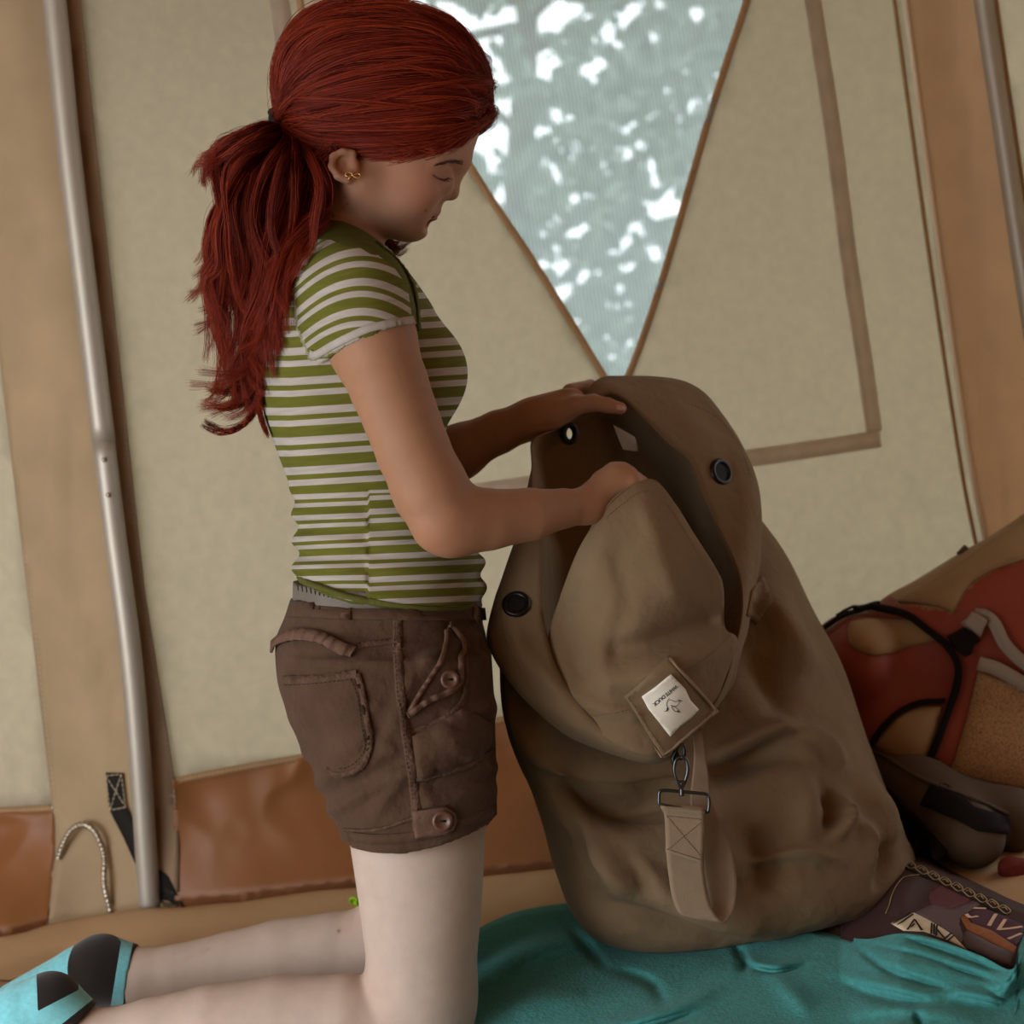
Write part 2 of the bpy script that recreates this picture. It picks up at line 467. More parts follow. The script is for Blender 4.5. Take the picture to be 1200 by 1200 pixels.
POLE = G(190, 1064, 0.0); XP, YP = POLE[0], POLE[1]
S_R = math.tan(math.radians(11.5)); S_L = 0.34; XC = 0.86
def wall_y(x):
    r = YP + (x - XP) * S_R; l = YP + (XP - x) * S_L
    e = np.where(x < XP, l, r)
    e = np.where(x > XC, YP + (XC - XP) * S_R - (x - XC) * 0.9, e)
    return e + 0.012
def wall_pt(x, z):
    p = np.stack([x, wall_y(x), z], -1)
    w = 0.004 * noise3(p * np.array([1, 0.2, 0.35]), 12, 3, 2) + 0.0016 * noise3(p, 55, 5, 2)
    p[..., 1] -= w; return p
_x = np.concatenate([np.arange(-1.9, XP - 0.01, 0.02), [XP], np.arange(XP + 0.015, XC - .005, 0.02), [XC], np.arange(XC + 0.02, 1.75, 0.02)]); _z = np.arange(-0.06, 2.0, 0.02)
_X, _Z = np.meshgrid(_x, _z, indexing='ij'); WB = wall_pt(_X, _Z)
bvh_wall = BVHTree.FromPolygons([tuple(v) for v in WB.reshape(-1, 3)], [tuple(f) for f in grid_faces(*_X.shape).tolist()])
def WP(px, py, off=0.0): return on_surface(bvh_wall, px, py, off, fallback=P(px, py, 2.7))[0]

TOP = -250
def polyline(a, y):                    # x of a picture line given as points, at height y
    a = sorted(a, key=lambda q: q[1]); ys = [q[1] for q in a]; xs = [q[0] for q in a]
    if y < ys[0]: return xs[0] + (y - ys[0]) * (xs[1] - xs[0]) / (ys[1] - ys[0])
    if y > ys[-1]: return xs[-1] + (y - ys[-1]) * (xs[-1] - xs[-2]) / (ys[-1] - ys[-2])
    return float(np.interp(y, ys, xs))
L_SL = [(0, 400), (30, 650), (64, 945), (76, 1080)]          # left edge of the pole sleeve
R_SL = [(95, 0), (135, 370), (170, 690), (205, 912), (216, 1062)]
WIN_L = [(300, TOP), (440, 0), (548, 190), (630, 315), (705, 437)]
WIN_R = [(955, TOP), (875, 0), (830, 140), (775, 330), (736, 440)]
SEAM_R = [(1047, 0), (1088, 300), (1124, 540), (1143, 640)]
SEAM2_R = [(1062, 0), (1103, 300), (1137, 540), (1156, 640)]
POLE_R = [(1160, 0), (1184, 165), (1210, 340), (1260, 660)]
MUD_TOP = [(203, 914), (285, 898), (372, 883), (480, 862), (610, 838), (760, 812), (960, 785), (1160, 760), (1300, 735)]

wall_back = obj('wall_back', *drape([(polyline(R_SL, TOP), TOP)] + WIN_L[0:1] + WIN_L[1:] + [(718, 452)] + WIN_R[::-1] +
    [(polyline(SEAM2_R, TOP) + 4, TOP)] + SEAM2_R + [(1160, 765)] + [(x, y + 3) for x, y in MUD_TOP[::-1]] + R_SL[3:0:-1] + R_SL[:1], bvh_wall, 0.0, 0.001, 22), m_cream, kind='structure', label='cream canvas tent wall with taupe tape rectangle and mesh window')
wl = [(polyline(L_SL, TOP) - 620, TOP), (polyline(L_SL, TOP) + 4, TOP)] + [(x + 3, y) for x, y in L_SL[:3]] + [(0, 952), (-260, 968), (-620, 985)]
wall_left = obj('wall_left', *drape(wl, bvh_wall, 0.0, 0.001, 22), m_cream, kind='structure', label='cream canvas wall left of the tan pole sleeve')
wall_right = obj('wall_right', *drape([(polyline(POLE_R, TOP), TOP)] + POLE_R + [(1300, 900), (1500, 900), (1500, TOP)], bvh_wall, 0.0, 0.001, 24), m_cream, kind='structure', label='cream canvas wall right of the right-hand pole')

# the groundsheet's raised edge, and how the wall cloth bows in to meet it
LIP = [(-620, 1172), (-260, 1130), (0, 1099), (88, 1076), (172, 1066), (280, 1056), (416, 1040), (520, 1032), (650, 1018), (760, 1002), (900, 985), (1200, 960), (1500, 940)]
LZ = 0.015
lipw = np.array([G(x, y, LZ) for x, y in LIP])
def pull(VF):
    V, F = VF; V = np.array(V); ly = np.interp(V[:, 0], lipw[:, 0], lipw[:, 1]) + .035
    w = np.clip(1 - (V[:, 2] - .02) / .13, 0, 1) ** 1.6
    V[:, 1] = V[:, 1] * (1 - w) + np.minimum(V[:, 1], ly) * w; return V, F
# mud wall: brown coated cloth, crumpled
def crumple(VF, amp, f, seed):
    V, F = VF
    q = noise3(V, f, seed, 2); r = np.abs(noise3(V, f * 1.6, seed + 1, 2)); r2 = np.abs(noise3(V, f * 2.7, seed + 2, 1))
    d = amp * (0.6 * q + 1.3 * (0.35 - r) + .5 * (.35 - r2)); V = V.copy(); V[:, 1] -= d; V[:, 2] += d * 0.2
    return V, F
obj('mud_wall', *pull(crumple(drape(MUD_TOP + [(1290, 1000), (1040, 1030), (650, 1062), (400, 1085), (214, 1110), (205, 1000)], bvh_wall, 0.008, 0.001, 5), 0.013, 21, 31)), m_mud, wall_back)
obj('mud_wall', *pull(crumple(drape([(-620, 983), (-260, 966), (0, 951), (66, 947), (74, 1040), (78, 1100), (0, 1130), (-260, 1170), (-620, 1215)], bvh_wall, 0.008, 0.001, 5), 0.011, 26, 35)), m_mud, wall_left)
for path, par in ((MUD_TOP, wall_back), ([(-620, 981), (-260, 964), (0, 949), (64, 945)], wall_left)):
    obj('seam_binding', *strip(path, bvh_wall, 0.011, 0.008, 0.0015), m_bind, par)
    for dy in (-2.5, 2.5):
        s = stitches([(x, y + dy) for x, y in path], bvh_wall, 0.0102, 3.4, 2.0, 0.0005)
        if s: obj('stitching', *s, m_brownthread, par, kind='stuff')

# pole sleeve strip of heavier tan cloth
slv = [(polyline(L_SL, TOP), TOP), (polyline(R_SL, TOP), TOP)] + R_SL + [(220, 1110)] + [(82, 1120)] + L_SL[::-1]
sv, sf = drape(slv, bvh_wall, 0.006, 0.0012, 12)
_px, _py = PX(sv)
t_ = (_px - np.array([polyline(L_SL, y) for y in _py])) / 130.0
ctr = np.clip(1 - np.abs(t_ - 0.45) / 0.5, 0, 1)
fold = 0.017 * np.exp(-((_px - (45 + 0.145 * (_py - 430) + 12 * np.sin(_py / 60))) / 9) ** 2) * np.clip((_py - 380) / 120, 0, 1) * np.clip((940 - _py) / 140, 0, 1)
sv[:, 1] -= fold * ctr + 0.004 * ctr * noise3(sv, 12, 8)
obj('pole_sleeve', *pull((sv, sf)), m_sleeve, wall_left, label='tan cloth strip behind the tent pole')
# darker shade strip to the right of the pole: a second layer of cloth
obj('sleeve_edge', *pull(drape([(70, TOP)] + [(polyline(R_SL, TOP), TOP)] + R_SL + [(196, 1062), (172, 900), (146, 690), (112, 370), (76, 0)], bvh_wall, 0.009, 0.001, 12)), m_tan, wall_left, label='brown folded edge of the pole sleeve')
for path, off in (([(x - 3, y) for x, y in R_SL], 0.0105), ([(x + 4, y) for x, y in L_SL[1:]], 0.0078)):
    obj('stitching', *stitches(path, bvh_wall, off, 3.6, 2.6, 0.0006), m_thread, wall_left, kind='stuff')
# right sleeve strip, double seam
obj('pole_sleeve', *drape([(polyline(SEAM2_R, TOP), TOP)] + SEAM2_R + [(1185, 900)] + [(1290, 900)] + [(x + 10, y) for x, y in POLE_R[::-1]] + [(polyline(POLE_R, TOP) + 10, TOP)], bvh_wall, 0.004, 0.0012, 16), m_tan, wall_back, label='tan cloth strip left of the right-hand pole')
sr = [(polyline(SEAM_R, TOP), TOP)] + SEAM_R + [(1160, 740)]
obj('seam_binding', *strip(sr, bvh_wall, 0.007, 0.003, 0.002), m_bind, wall_back)
obj('seam_piping', *strip([(x + 11, y) for x, y in sr], bvh_wall, 0.009, 0.004, 0.004), m_pipe, wall_back)
# taupe tape rectangle (the closed window flap behind the canvas)
tp1 = [(915, TOP), (952, 0), (975, 150), (994, 300), (1012, 420), (1024, 506)]
tp2 = [(1031, 514), (960, 525), (885, 536), (760, 552), (600, 571), (500, 588), (409, 606)]
tp3 = [(289, TOP), (327, 0), (352, 200), (385, 450), (406, 600)]
for t in (tp1, tp2, tp3): obj('tape', *strip(t, bvh_wall, 0.030, 0.002, 0.001, wob=0.0004), m_tape, wall_back)
obj('seam_binding', *strip([(318, TOP), (351, 0), (366, 120)], bvh_wall, 0.011, 0.002, 0.001), m_bind, wall_back)
# mesh window
m_net = bpy.data.materials.new('insect_mesh'); m_net.use_nodes = True
nt = m_net.node_tree; nt.nodes.clear()
o_ = nt.nodes.new('ShaderNodeOutputMaterial'); mx = nt.nodes.new('ShaderNodeMixShader'); tr = nt.nodes.new('ShaderNodeBsdfTransparent')
mx2 = nt.nodes.new('ShaderNodeMixShader'); df = nt.nodes.new('ShaderNodeBsdfDiffuse'); tl = nt.nodes.new('ShaderNodeBsdfTranslucent')
df.inputs[0].default_value = (*srgb('#b4bab6'), 1); tl.inputs[0].default_value = (*srgb('#bcc4c2'), 1); mx2.inputs[0].default_value = 0.7
nt.links.new(df.outputs[0], mx2.inputs[1]); nt.links.new(tl.outputs[0], mx2.inputs[2])
tc = nt.nodes.new('ShaderNodeTexCoord'); wv = nt.nodes.new('ShaderNodeTexWave'); wv.bands_direction = 'X'; wv.inputs['Scale'].default_value = 52; wv.inputs['Distortion'].default_value = 2.2; wv.inputs['Detail'].default_value = 2; wv.inputs['Detail Scale'].default_value = 1.3
nt.links.new(tc.outputs['Object'], wv.inputs['Vector'])
wn = nt.nodes.new('ShaderNodeTexNoise'); wn.inputs['Scale'].default_value = 4; nt.links.new(tc.outputs['Object'], wn.inputs['Vector'])
ad = nt.nodes.new('ShaderNodeMath'); ad.operation = 'MULTIPLY_ADD'; ad.inputs[1].default_value = 0.16; nt.links.new(wv.outputs['Fac'], ad.inputs[0])
mr = nt.nodes.new('ShaderNodeMapRange'); mr.inputs[3].default_value = 0.42; mr.inputs[4].default_value = 0.58; nt.links.new(wn.outputs['Fac'], mr.inputs[0]); nt.links.new(mr.outputs[0], ad.inputs[2])
nt.links.new(ad.outputs[0], mx.inputs[0]); nt.links.new(tr.outputs[0], mx.inputs[1]); nt.links.new(mx2.outputs[0], mx.inputs[2]); nt.links.new(mx.outputs[0], o_.inputs[0])
wp = [(x - 5, y) for x, y in WIN_L] + [(718, 458)] + [(x + 5, y) for x, y in WIN_R[::-1]]
V, F = drape(wp, bvh_wall, -0.004, 0.0006, 18)
K = len(V) // 2; V = V[:K]; F = [f for f in F if all(i < K for i in f)]
_px, _py = PX(V)
for (x0, y0, x1, y1, a) in ((640, 108, 840, 140, .008), (700, 92, 850, 118, .006), (650, 340, 780, 337, .008), (690, 220, 770, 245, .006)):
    q = np.stack([_px - x0, _py - y0], 1); u = np.array([x1 - x0, y1 - y0.__float__()]); L = np.hypot(*u); u /= L
    s = np.clip(q @ u, 0, L); dd = np.hypot(*(q - s[:, None] * u).T); V[:, 1] -= a * np.exp(-(dd / 16) ** 2)
window = obj('window_1', V, F, m_net, kind='structure', label='triangular pale mesh window looking out on bright leaves')
for e in (WIN_L + [(716, 456)], WIN_R + [(720, 456)]):
    obj('window_binding', *strip(e, bvh_wall, 0.012, 0.0015, 0.0015), m_bind, window)

# webbing loop sewn to the sleeve, running behind the pole to the floor
web = obj('webbing_strap', *pull(strip([(139, 903), (141, 925), (144, 945), (158, 972), (172, 1000), (190, 1030), (204, 1050), (212, 1062), (220, 1075)], bvh_wall, 0.031, 0.013, 0.002)), m_black, wall_left, label='black webbing strap with white cross stitching')
sq = [(130, 906), (148, 904), (153, 942), (135, 946), (130, 906)]
for a, b in zip(sq[:-1], sq[1:]): obj('stitching', *stitches([a, b], bvh_wall, 0.0156, 4.2, 1.4, 0.0007), m_thread, web, kind='stuff')
for a, b in ((sq[0], sq[2]), (sq[1], sq[3])): obj('stitching', *stitches([a, b], bvh_wall, 0.0156, 4.2, 1.4, 0.0007), m_thread, web, kind='stuff')

# roof and the tent's sides beyond the frame, laid out to shape the light
def quad_wall(name, pts, m, n=14):
    a, b, c, d = [np.array(p, float) for p in pts]
    u = np.linspace(0, 1, n)[:, None, None]; v = np.linspace(0, 1, n)[None, :, None]
    g = (a * (1 - u) + b * u) * (1 - v) + (d * (1 - u) + c * u) * v
    return obj(name, *sheet(g + 0.006 * noise3(g, 5, 2)[..., None] * np.array([1, 0, 0]), 0.001, toward=np.array([0, 1, 1.0])), m, kind='structure')
ya = float(wall_y(np.array(-1.88)))
quad_wall('trim_1', [(-1.88, 1.45, 0), (-1.88, ya + 0.02, 0), (-1.88, ya + 0.02, 1.75), (-1.88, 1.45, 1.75)], m_roof)       # the side wall; its door stands open towards the camera end
quad_wall('trim_3', [(-0.9, -0.3, 0), (1.85, -0.3, 0), (1.85, -0.3, 1.75), (-0.9, -0.3, 1.75)], m_roof)  # unseen front wall, stopped short on the left to let fill light in
yb = float(wall_y(np.array(XC)))
quad_wall('trim_2', [(1.74, -0.3, 0), (1.74, yb - 0.7, 0), (1.74, yb - 0.7, 1.75), (1.74, -0.3, 1.75)], m_tan)  # unseen right side, in translucent tan for the warm light it passes
quad_wall('ceiling', [(-1.95, -0.3, 1.62), (1.85, -0.3, 1.62), (1.85, 3.0, 1.62), (-1.95, 3.0, 1.62)], m_roof)

# poles
def pole(name, pts, r, label):
    e = empty(name, pts[-1] * np.array([1, 1, 1]), label, 'tent pole')
    return e
lp = [(40, -200), (64, 0), (83, 180), (108, 400), (133, 605), (157, 800), (188, 1074)]
lpp = [WP(x, y, 0.030) for x, y in lp]
a0, a1 = lpp[0], lpp[-1]
bow = [a0 + (a1 - a0) * t for t in np.linspace(0, 1, 7)]
tp = empty('tent_pole', a1, 'brushed aluminium tent pole with two rivets, left of the red-haired person', 'tent pole')
q = cr(lpp, 60)
js = int(np.argmin(np.abs(PX(q)[1] - 515)))
obj('upper_tube', *tube(q[:js + 1], 0.0178, 24), m_alu, tp)
obj('lower_tube', *tube(q[js:], 0.0171, 24), m_alu, tp)
for (x, y) in ((126, 540), (131, 587)):
    k = int(np.argmin(np.abs(PX(q)[1] - y))); c = q[k]; n = CAM - c; n /= np.linalg.norm(n); s = np.cross(n, UP); s /= np.linalg.norm(s); n = n * 0.97 - RT * 0.1; c = c + n * 0.0165
    rv, rf = merge([tube([c, c + n * 0.0014], 0.0046, 14), tube([c + n * 0.0014, c + n * 0.0026], [0.0036, 0.0022], 12)])
    r_ = obj('rivet', rv, rf, m_steel, tp); obj('rivet_hole', *tube([c + n * 0.0024, c + n * 0.0029], 0.0015, 8), m_dark, r_)
rpp = [WP(x, y, 0.026) for x, y in [(1132, -200)] + POLE_R]
tp2_ = empty('tent_pole', rpp[-1], 'plain grey tent pole at the right edge above the backpack', 'tent pole')
obj('upper_tube', *tube(cr(rpp, 40), 0.0158, 24), m_alu, tp2_)

# steel peg leaning on the wall
pg = [(79, 999), (86, 981), (96, 966), (107.5, 960), (118, 964), (126, 976), (133, 997), (141, 1026), (150, 1064), (151, 1069)]
pp = cr([WP(x, y, 0.016 + (0.03 if y > 1020 else 0.012)) for x, y in pg], 260)
s = np.concatenate([[0], np.cumsum(np.linalg.norm(np.diff(pp, axis=0), axis=1))])
rr = 0.0041 + 0.0013 * (np.sin(s * 2 * np.pi / 0.0075) > 0.35)
peg = obj('tent_peg', *tube(pp, rr, 12), m_steel, label='ribbed steel hook peg leaning against the tan strip left of the pole', category='tent peg')

# groundsheet with a raised lip along the wall
xs = np.concatenate([np.arange(-2.0, 1.9, 0.022)]); ys = np.concatenate([np.arange(-0.4, 1.9, 0.05), np.arange(1.9, 2.95, 0.012)])
gx, gy = np.meshgrid(xs, ys, indexing='ij')
ly = np.interp(gx, lipw[:, 0], lipw[:, 1])
t = np.clip((gy - (ly - 0.13)) / 0.13, 0, 1); z = LZ * t * t * (3 - 2 * t)
z = np.where(gy > ly, np.maximum(LZ - (gy - ly) * .6, 0.0), z)
fg = np.stack([gx, gy, z], -1)
amp = np.clip((gx + 0.05) / 0.3, 0.25, 1)
fg[..., 2] += np.abs(noise3(fg * np.array([1, 1, 0]), 34, 12, 2)) * 0.014 * np.clip((gy - 1.9) / 0.3, 0, 1) * amp * (gy < ly + 0.05)
fv = fg.reshape(-1, 3)
floor = obj('floor', fv, grid_faces(*gx.shape), m_floor, kind='structure', label='tan coated groundsheet with a raised edge along the wall')

# ------------------------------------------------------------------ trees beyond the mesh window
m_leaf = mat('leaves', srgb('#7c9080'), 0.7, var=(1.5, 0.25, 2), trans=0.4)
m_bark = mat('bark', srgb('#6b5f52'), 0.9, var=(20, 0.3, 5), bump=[(30, 0.6, 0.02)])
HOLES = [(455, 18, 26), (520, 8, 18), (545, 45, 26), (590, 20, 24), (612, 12, 20), (625, 70, 20), (640, 30, 22), (600, 40, 18), (570, 70, 30), (585, 118, 30), (560, 160, 20), (640, 75, 14), (700, 75, 14), (735, 25, 20), (705, 25, 12), (715, 45, 10), (725, 55, 10), (770, 5, 8), (815, 18, 10), (590, 150, 22), (610, 165, 22), (630, 150, 12), (655, 138, 8),
    (575, 190, 14), (618, 200, 10), (595, 240, 20), (610, 250, 16), (590, 235, 14), (735, 178, 8), (728, 176, 8), (708, 198, 6), (765, 200, 6), (770, 215, 8), (790, 222, 6), (775, 245, 16), (785, 240, 14), (768, 250, 10), (640, 275, 10), (668, 272, 10), (683, 268, 9), (735, 285, 10), (735, 312, 10), (770, 300, 10), (665, 325, 16), (650, 310, 8), (690, 320, 7), (665, 350, 12), (680, 375, 10), (690, 230, 6), (745, 265, 6), (630, 300, 12), (640, 350, 10), (738, 405, 5), (645, 20, 26), (662, 8, 16), (500, 40, 30), (480, 8, 26)]
_r = np.random.default_rng(77); GAPS = []
for (x, y, R) in HOLES:                # each gap in the leaves is a loose cluster of small openings
    if R < 11: GAPS.append((x, y, R * .62)); continue
    for _ in range(int(R * R / 75) + 2):
        a_, q_ = _r.random() * 6.28, R * 1.0 * math.sqrt(_r.random()); GAPS.append((x + q_ * math.cos(a_), y + q_ * math.sin(a_), _r.uniform(3.2, 7.0)))
for _ in range(40): GAPS.append((_r.uniform(440, 880), _r.uniform(-40, 380), _r.uniform(2.2, 4.0)))
def make_tree(name, base, label, trunk, n, seed, spread, hts, depth):
    r = np.random.default_rng(seed)
    e = empty(name, base, label, 'tree')
    base = np.array(base, float); foot = base; base = base + np.array([0, .75, 0])
    parts = [tube(cr([base, base + np.array([0.05, 0, 1.2]), base + np.array(trunk)], 16), np.linspace(0.13, 0.05, 16), 10)]
    for k in range(9):
        a = base + np.array(trunk) * r.uniform(0.3, 1.0); b = a + np.array([r.uniform(-spread, spread) * 0.7, r.uniform(-.5, .5), r.uniform(0.2, 0.8)])
        parts.append(tube(cr([a, (a + b) / 2 + r.normal(0, .08, 3), b], 10), np.linspace(0.035, 0.008, 10), 6))
    obj('trunk', *merge(parts), m_bark, e)
    base = foot
    c = np.stack([base[0] + r.uniform(-spread, spread, n), base[1] + r.uniform(-depth, depth, n), r.uniform(hts[0], hts[1], n)], 1)
    px, py = PX(c); keep = np.ones(n, bool)
    for (x, y, R) in GAPS: keep &= (px - x) ** 2 + (py - y) ** 2 > (R * .75 + 5.0) ** 2
    c = c[keep]; n = len(c)
    u = r.normal(0, 1, (n, 3)); u /= np.linalg.norm(u, axis=1, keepdims=True); w = np.cross(u, r.normal(0, 1, (n, 3))); w /= np.linalg.norm(w, axis=1, keepdims=True)
    L = r.uniform(0.035, 0.06, (n, 1)); B = L * r.uniform(0.4, 0.6, (n, 1))
    V = np.stack([c - u * L, c + w * B - u * L * 0.2, c + u * L, c - w * B - u * L * 0.2], 1).reshape(-1, 3)
    obj_quads('foliage', V, np.arange(4 * n).reshape(-1, 4), m_leaf, e, kind='stuff')
    return e
make_tree('leafy_tree', (0.15, 7.2, 0.0), 'leafy tree seen through the mesh window', (0.3, 0.2, 2.6), 40000, 5, 1.5, (0.25, 3.9), 0.4)
make_tree('leafy_tree', (-3.1, 7.6, 0.0), 'leafy tree beyond the tent, out to the left of the window', (0.2, 0.1, 2.6), 11000, 8, 1.5, (0.25, 4.2), 0.45)
make_tree('leafy_tree', (3.35, 7.7, 0.0), 'leafy tree beyond the tent, out to the right of the window', (-0.2, 0.1, 2.6), 11000, 9, 1.5, (0.25, 4.2), 0.45)
gp = np.array([(-14, 4.2, -0.05), (14, 4.2, -0.05), (14, 24, -0.05), (-14, 24, -0.05)])
obj('ground', gp, [(0, 1, 2, 3)], mat('grass_ground', srgb('#6f7a58'), 1.0, var=(3, 0.2, 4)), kind='structure')
# ================================================================== the kneeling person
D0 = 2.02; DN = 1.93; DF_ = 2.12
person = empty('person', G(470, 1180), 'kneeling person with long red ponytail in a striped shirt and brown shorts', 'person')

TORSO = [(262, 356, 420, .050, 2.02), (285, 345, 446, .090, 2.02), (305, 334, 466, .125, 2.02), (335, 321, 490, .150, 2.02), (370, 311, 512, .158, 2.02), (410, 306, 520, .158, 2.02),
         (450, 306, 522, .152, 2.02), (490, 313, 521, .145, 2.02), (530, 327, 525, .138, 2.02), (570, 341, 535, .134, 2.02), (600, 347, 547, .134, 2.02), (650, 349, 563, .140, 2.02),
         (690, 345, 567, .148, 2.02), (720, 344, 568, .152, 2.02), (730, 343, 568, .153, 2.02)]
def shoulder_arm_shirt(F, g=0.0):
    e = g * FPX / 1.9
    F.op(rc((392, 296, 1.97, 26 + e), (424, 338, 1.875, 44 + e)), .035)
    F.op(rc((424, 338, 1.875, 44 + e), (436, 392, 1.862, 56 + e)), .03)
    F.op(rc((398, 300, 2.07, 26 + e), (412, 335, 2.16, 40 + e)), .035)
    F.op(rc((412, 335, 2.16, 40 + e), (440, 420, 2.19, 44 + e)), .03)
def bust(F, g=0.0):
    e = g * FPX / 2
    F.op(ep(489, 440, 1.955, 58 + e, 62 + e, 62 + e, 12), .035)
    F.op(ep(489, 440, 2.085, 55 + e, 60 + e, 60 + e, 12), .035)

# ---- body grid: finer where face and hands are
def mrange(a, b, d): return M(a, 600, d)[0], M(b, 600, d)[0]
xs = axis_pts(M(-70, 0, 2.0)[0], M(790, 0, 2.0)[0], 0.0019, 0.0058, [(M(384, 0, 2)[0], M(566, 0, 2)[0]), (M(622, 0, 2.1)[0], M(762, 0, 2.0)[0])])
ys = axis_pts(M(0, -5, 2.0)[1], M(0, 1265, 2.0)[1], 0.0019, 0.0056, [(M(0, 128, 2)[1], M(0, 288, 2)[1]), (M(0, 440, 2.1)[1], M(0, 612, 2.0)[1])])
zs = axis_pts(1.72, 2.31, 0.0026, 0.0055, [(1.90, 2.16)])
F = Field(xs, ys, zs)
# torso, a little inside the shirt
F.op(loft(TORSO, D0, -0.008), .01)
bust(F, -0.008); shoulder_arm_shirt(F, -0.010)
# hips
F.op(ep(448, 800, 2.02, 98, 105, 142), .04)
# legs: near
LEGN = [(945, 405, 570, .076, 1.925), (990, 411, 568, .075, 1.925), (1050, 420, 565, .073, 1.925), (1110, 428, 560, .070, 1.925), (1150, 433, 556, .066, 1.925), (1195, 437, 553, .058, 1.925)]
F.op(loft([(795, 365, 555, .072, 1.94), (850, 374, 566, .078, 1.93)] + LEGN, DN, 0, 2.1), .03)
F.op(rc((495, 1168, 1.925, 56), (470, 1183, 1.925, 52)), .03)
LEGF = Field(F.ax[0], F.ax[1], F.ax[2])
chain(LEGF, [(448, 1196, 1.915, 46), (405, 1194, 1.918, 51), (330, 1199, 1.925, 54), (250, 1206, 1.925, 51), (180, 1213, 1.925, 43), (105, 1222, 1.925, 33)], .02)
_a = F.v; _b = LEGF.v; _k = .005; _h = np.maximum(_k - np.abs(_a - _b), 0) / _k; F.v = np.minimum(_a, _b) - _h * _h * _k * .25; del LEGF
F.op(rc((105, 1222, 1.925, 33), (55, 1193, 1.925, 30)), .02); F.op(rc((62, 1195, 1.925, 30), (-50, 1238, 1.93, 22)), .02)
# far
F.op(rc((482, 850, 2.11, 74), (486, 1085, 2.12, 56)), .03)
F.op(rc((486, 1090, 2.12, 54), (440, 1113, 2.125, 45)), .03)
chain(F, [(436, 1113, 2.125, 45), (392, 1114, 2.13, 44), (330, 1121, 2.135, 43), (270, 1131, 2.14, 38), (210, 1139, 2.145, 32), (160, 1144, 2.15, 29)], .02)
F.op(rc((160, 1144, 2.15, 29), (120, 1140, 2.15, 32)), .02); F.op(rc((120, 1140, 2.15, 30), (25, 1180, 2.15, 22)), .02)
# near arm
chain(F, [(428, 345, 1.875, 40), (436, 392, 1.862, 47), (455, 450, 1.852, 46.5), (485, 530, 1.845, 43.5), (505, 575, 1.842, 41)], .02)
chain(F, [(505, 575, 1.842, 41), (520, 606, 1.842, 38), (535, 610, 1.848, 37)], .02)
F.op(rc((513, 622, 1.835, 20), (524, 632, 1.84, 15)), .02)
chain(F, [(530, 610, 1.845, 37), (572, 609, 1.862, 36), (620, 603, 1.885, 31), (660, 596, 1.91, 23), (688, 593, 1.928, 19.5)], .02)
# near hand: back of a closed hand gripping the flap
F.op(ep(711, 575, 1.945, 27, 19, 16, -42), .018)
F.op(rc((690, 592, 1.932, 18), (722, 560, 1.945, 17)), .018)
KN = [(719, 551, 1.958, 9.0), (730, 552, 1.950, 9.4), (738, 557, 1.942, 9.2), (741, 566, 1.934, 8.2)]
ME = [(746, 561, 1.968, 7.8), (752, 566, 1.960, 8.2), (754, 573, 1.951, 8.0), (751, 581, 1.942, 7.0)]
TI = [(741, 580, 1.982, 6.8), (741, 586, 1.975, 7.0), (740, 592, 1.966, 6.8), (736, 597, 1.956, 6.2)]
TE = [(727, 583, 1.986, 6.2), (725, 589, 1.979, 6.4), (723, 595, 1.971, 6.2), (720, 599, 1.961, 5.6)]
for k in range(4):
    F.op(rc((702 - k * 1.5, 578 + k * 2, 1.945 - k * .003, 12), KN[k]), .008); F.op(rc(KN[k], ME[k]), .004); F.op(rc(ME[k], TI[k]), .003); F.op(rc(TI[k], TE[k]), .003)
chain(F, [(703, 563, 1.956, 11), (716, 553, 1.972, 9.5), (732, 560, 1.990, 8.2), (742, 572, 1.995, 7)], .006)
# far arm
chain(F, [(415, 345, 2.165, 38), (438, 420, 2.185, 40), (485, 520, 2.18, 36), (505, 545, 2.17, 33), (535, 533, 2.165, 30)], .02)
chain(F, [(520, 536, 2.17, 31), (550, 522, 2.162, 27.5), (585, 506, 2.155, 25.5), (625, 490, 2.145, 21)], .02)
chain(F, [(625, 490, 2.145, 20.5), (640, 484, 2.142, 20)], .02)
# far hand: palm, thumb in front of the cloth, four fingers behind it
F.op(ep(658, 475, 2.140, 29, 18.5, 13, -24), .014)
F.op(ep(652, 489, 2.134, 18, 11, 11, -18), .012)
chain(F, [(650, 484, 2.130, 15), (674, 475, 2.124, 11.5), (695, 472, 2.119, 10), (712, 475, 2.117, 8.6), (727, 478.5, 2.117, 7.4)], .008)
FB = [((668, 459, 2.165, 10), (692, 453, 2.226, 8.2), (708, 464, 2.234, 7.4), (711, 480, 2.236, 6.4)),
      ((668, 466, 2.168, 10), (692, 464, 2.232, 8.4), (706, 476, 2.240, 7.6), (706, 494, 2.240, 6.6)),
      ((663, 474, 2.168, 10), (685, 476, 2.234, 8.2), (697, 488, 2.241, 7.4), (695, 505, 2.240, 6.4)),
      ((656, 482, 2.166, 9), (674, 487, 2.230, 7.2), (682, 498, 2.236, 6.4), (676, 510, 2.234, 5.6))]
for c in FB: chain(F, list(c), .004)
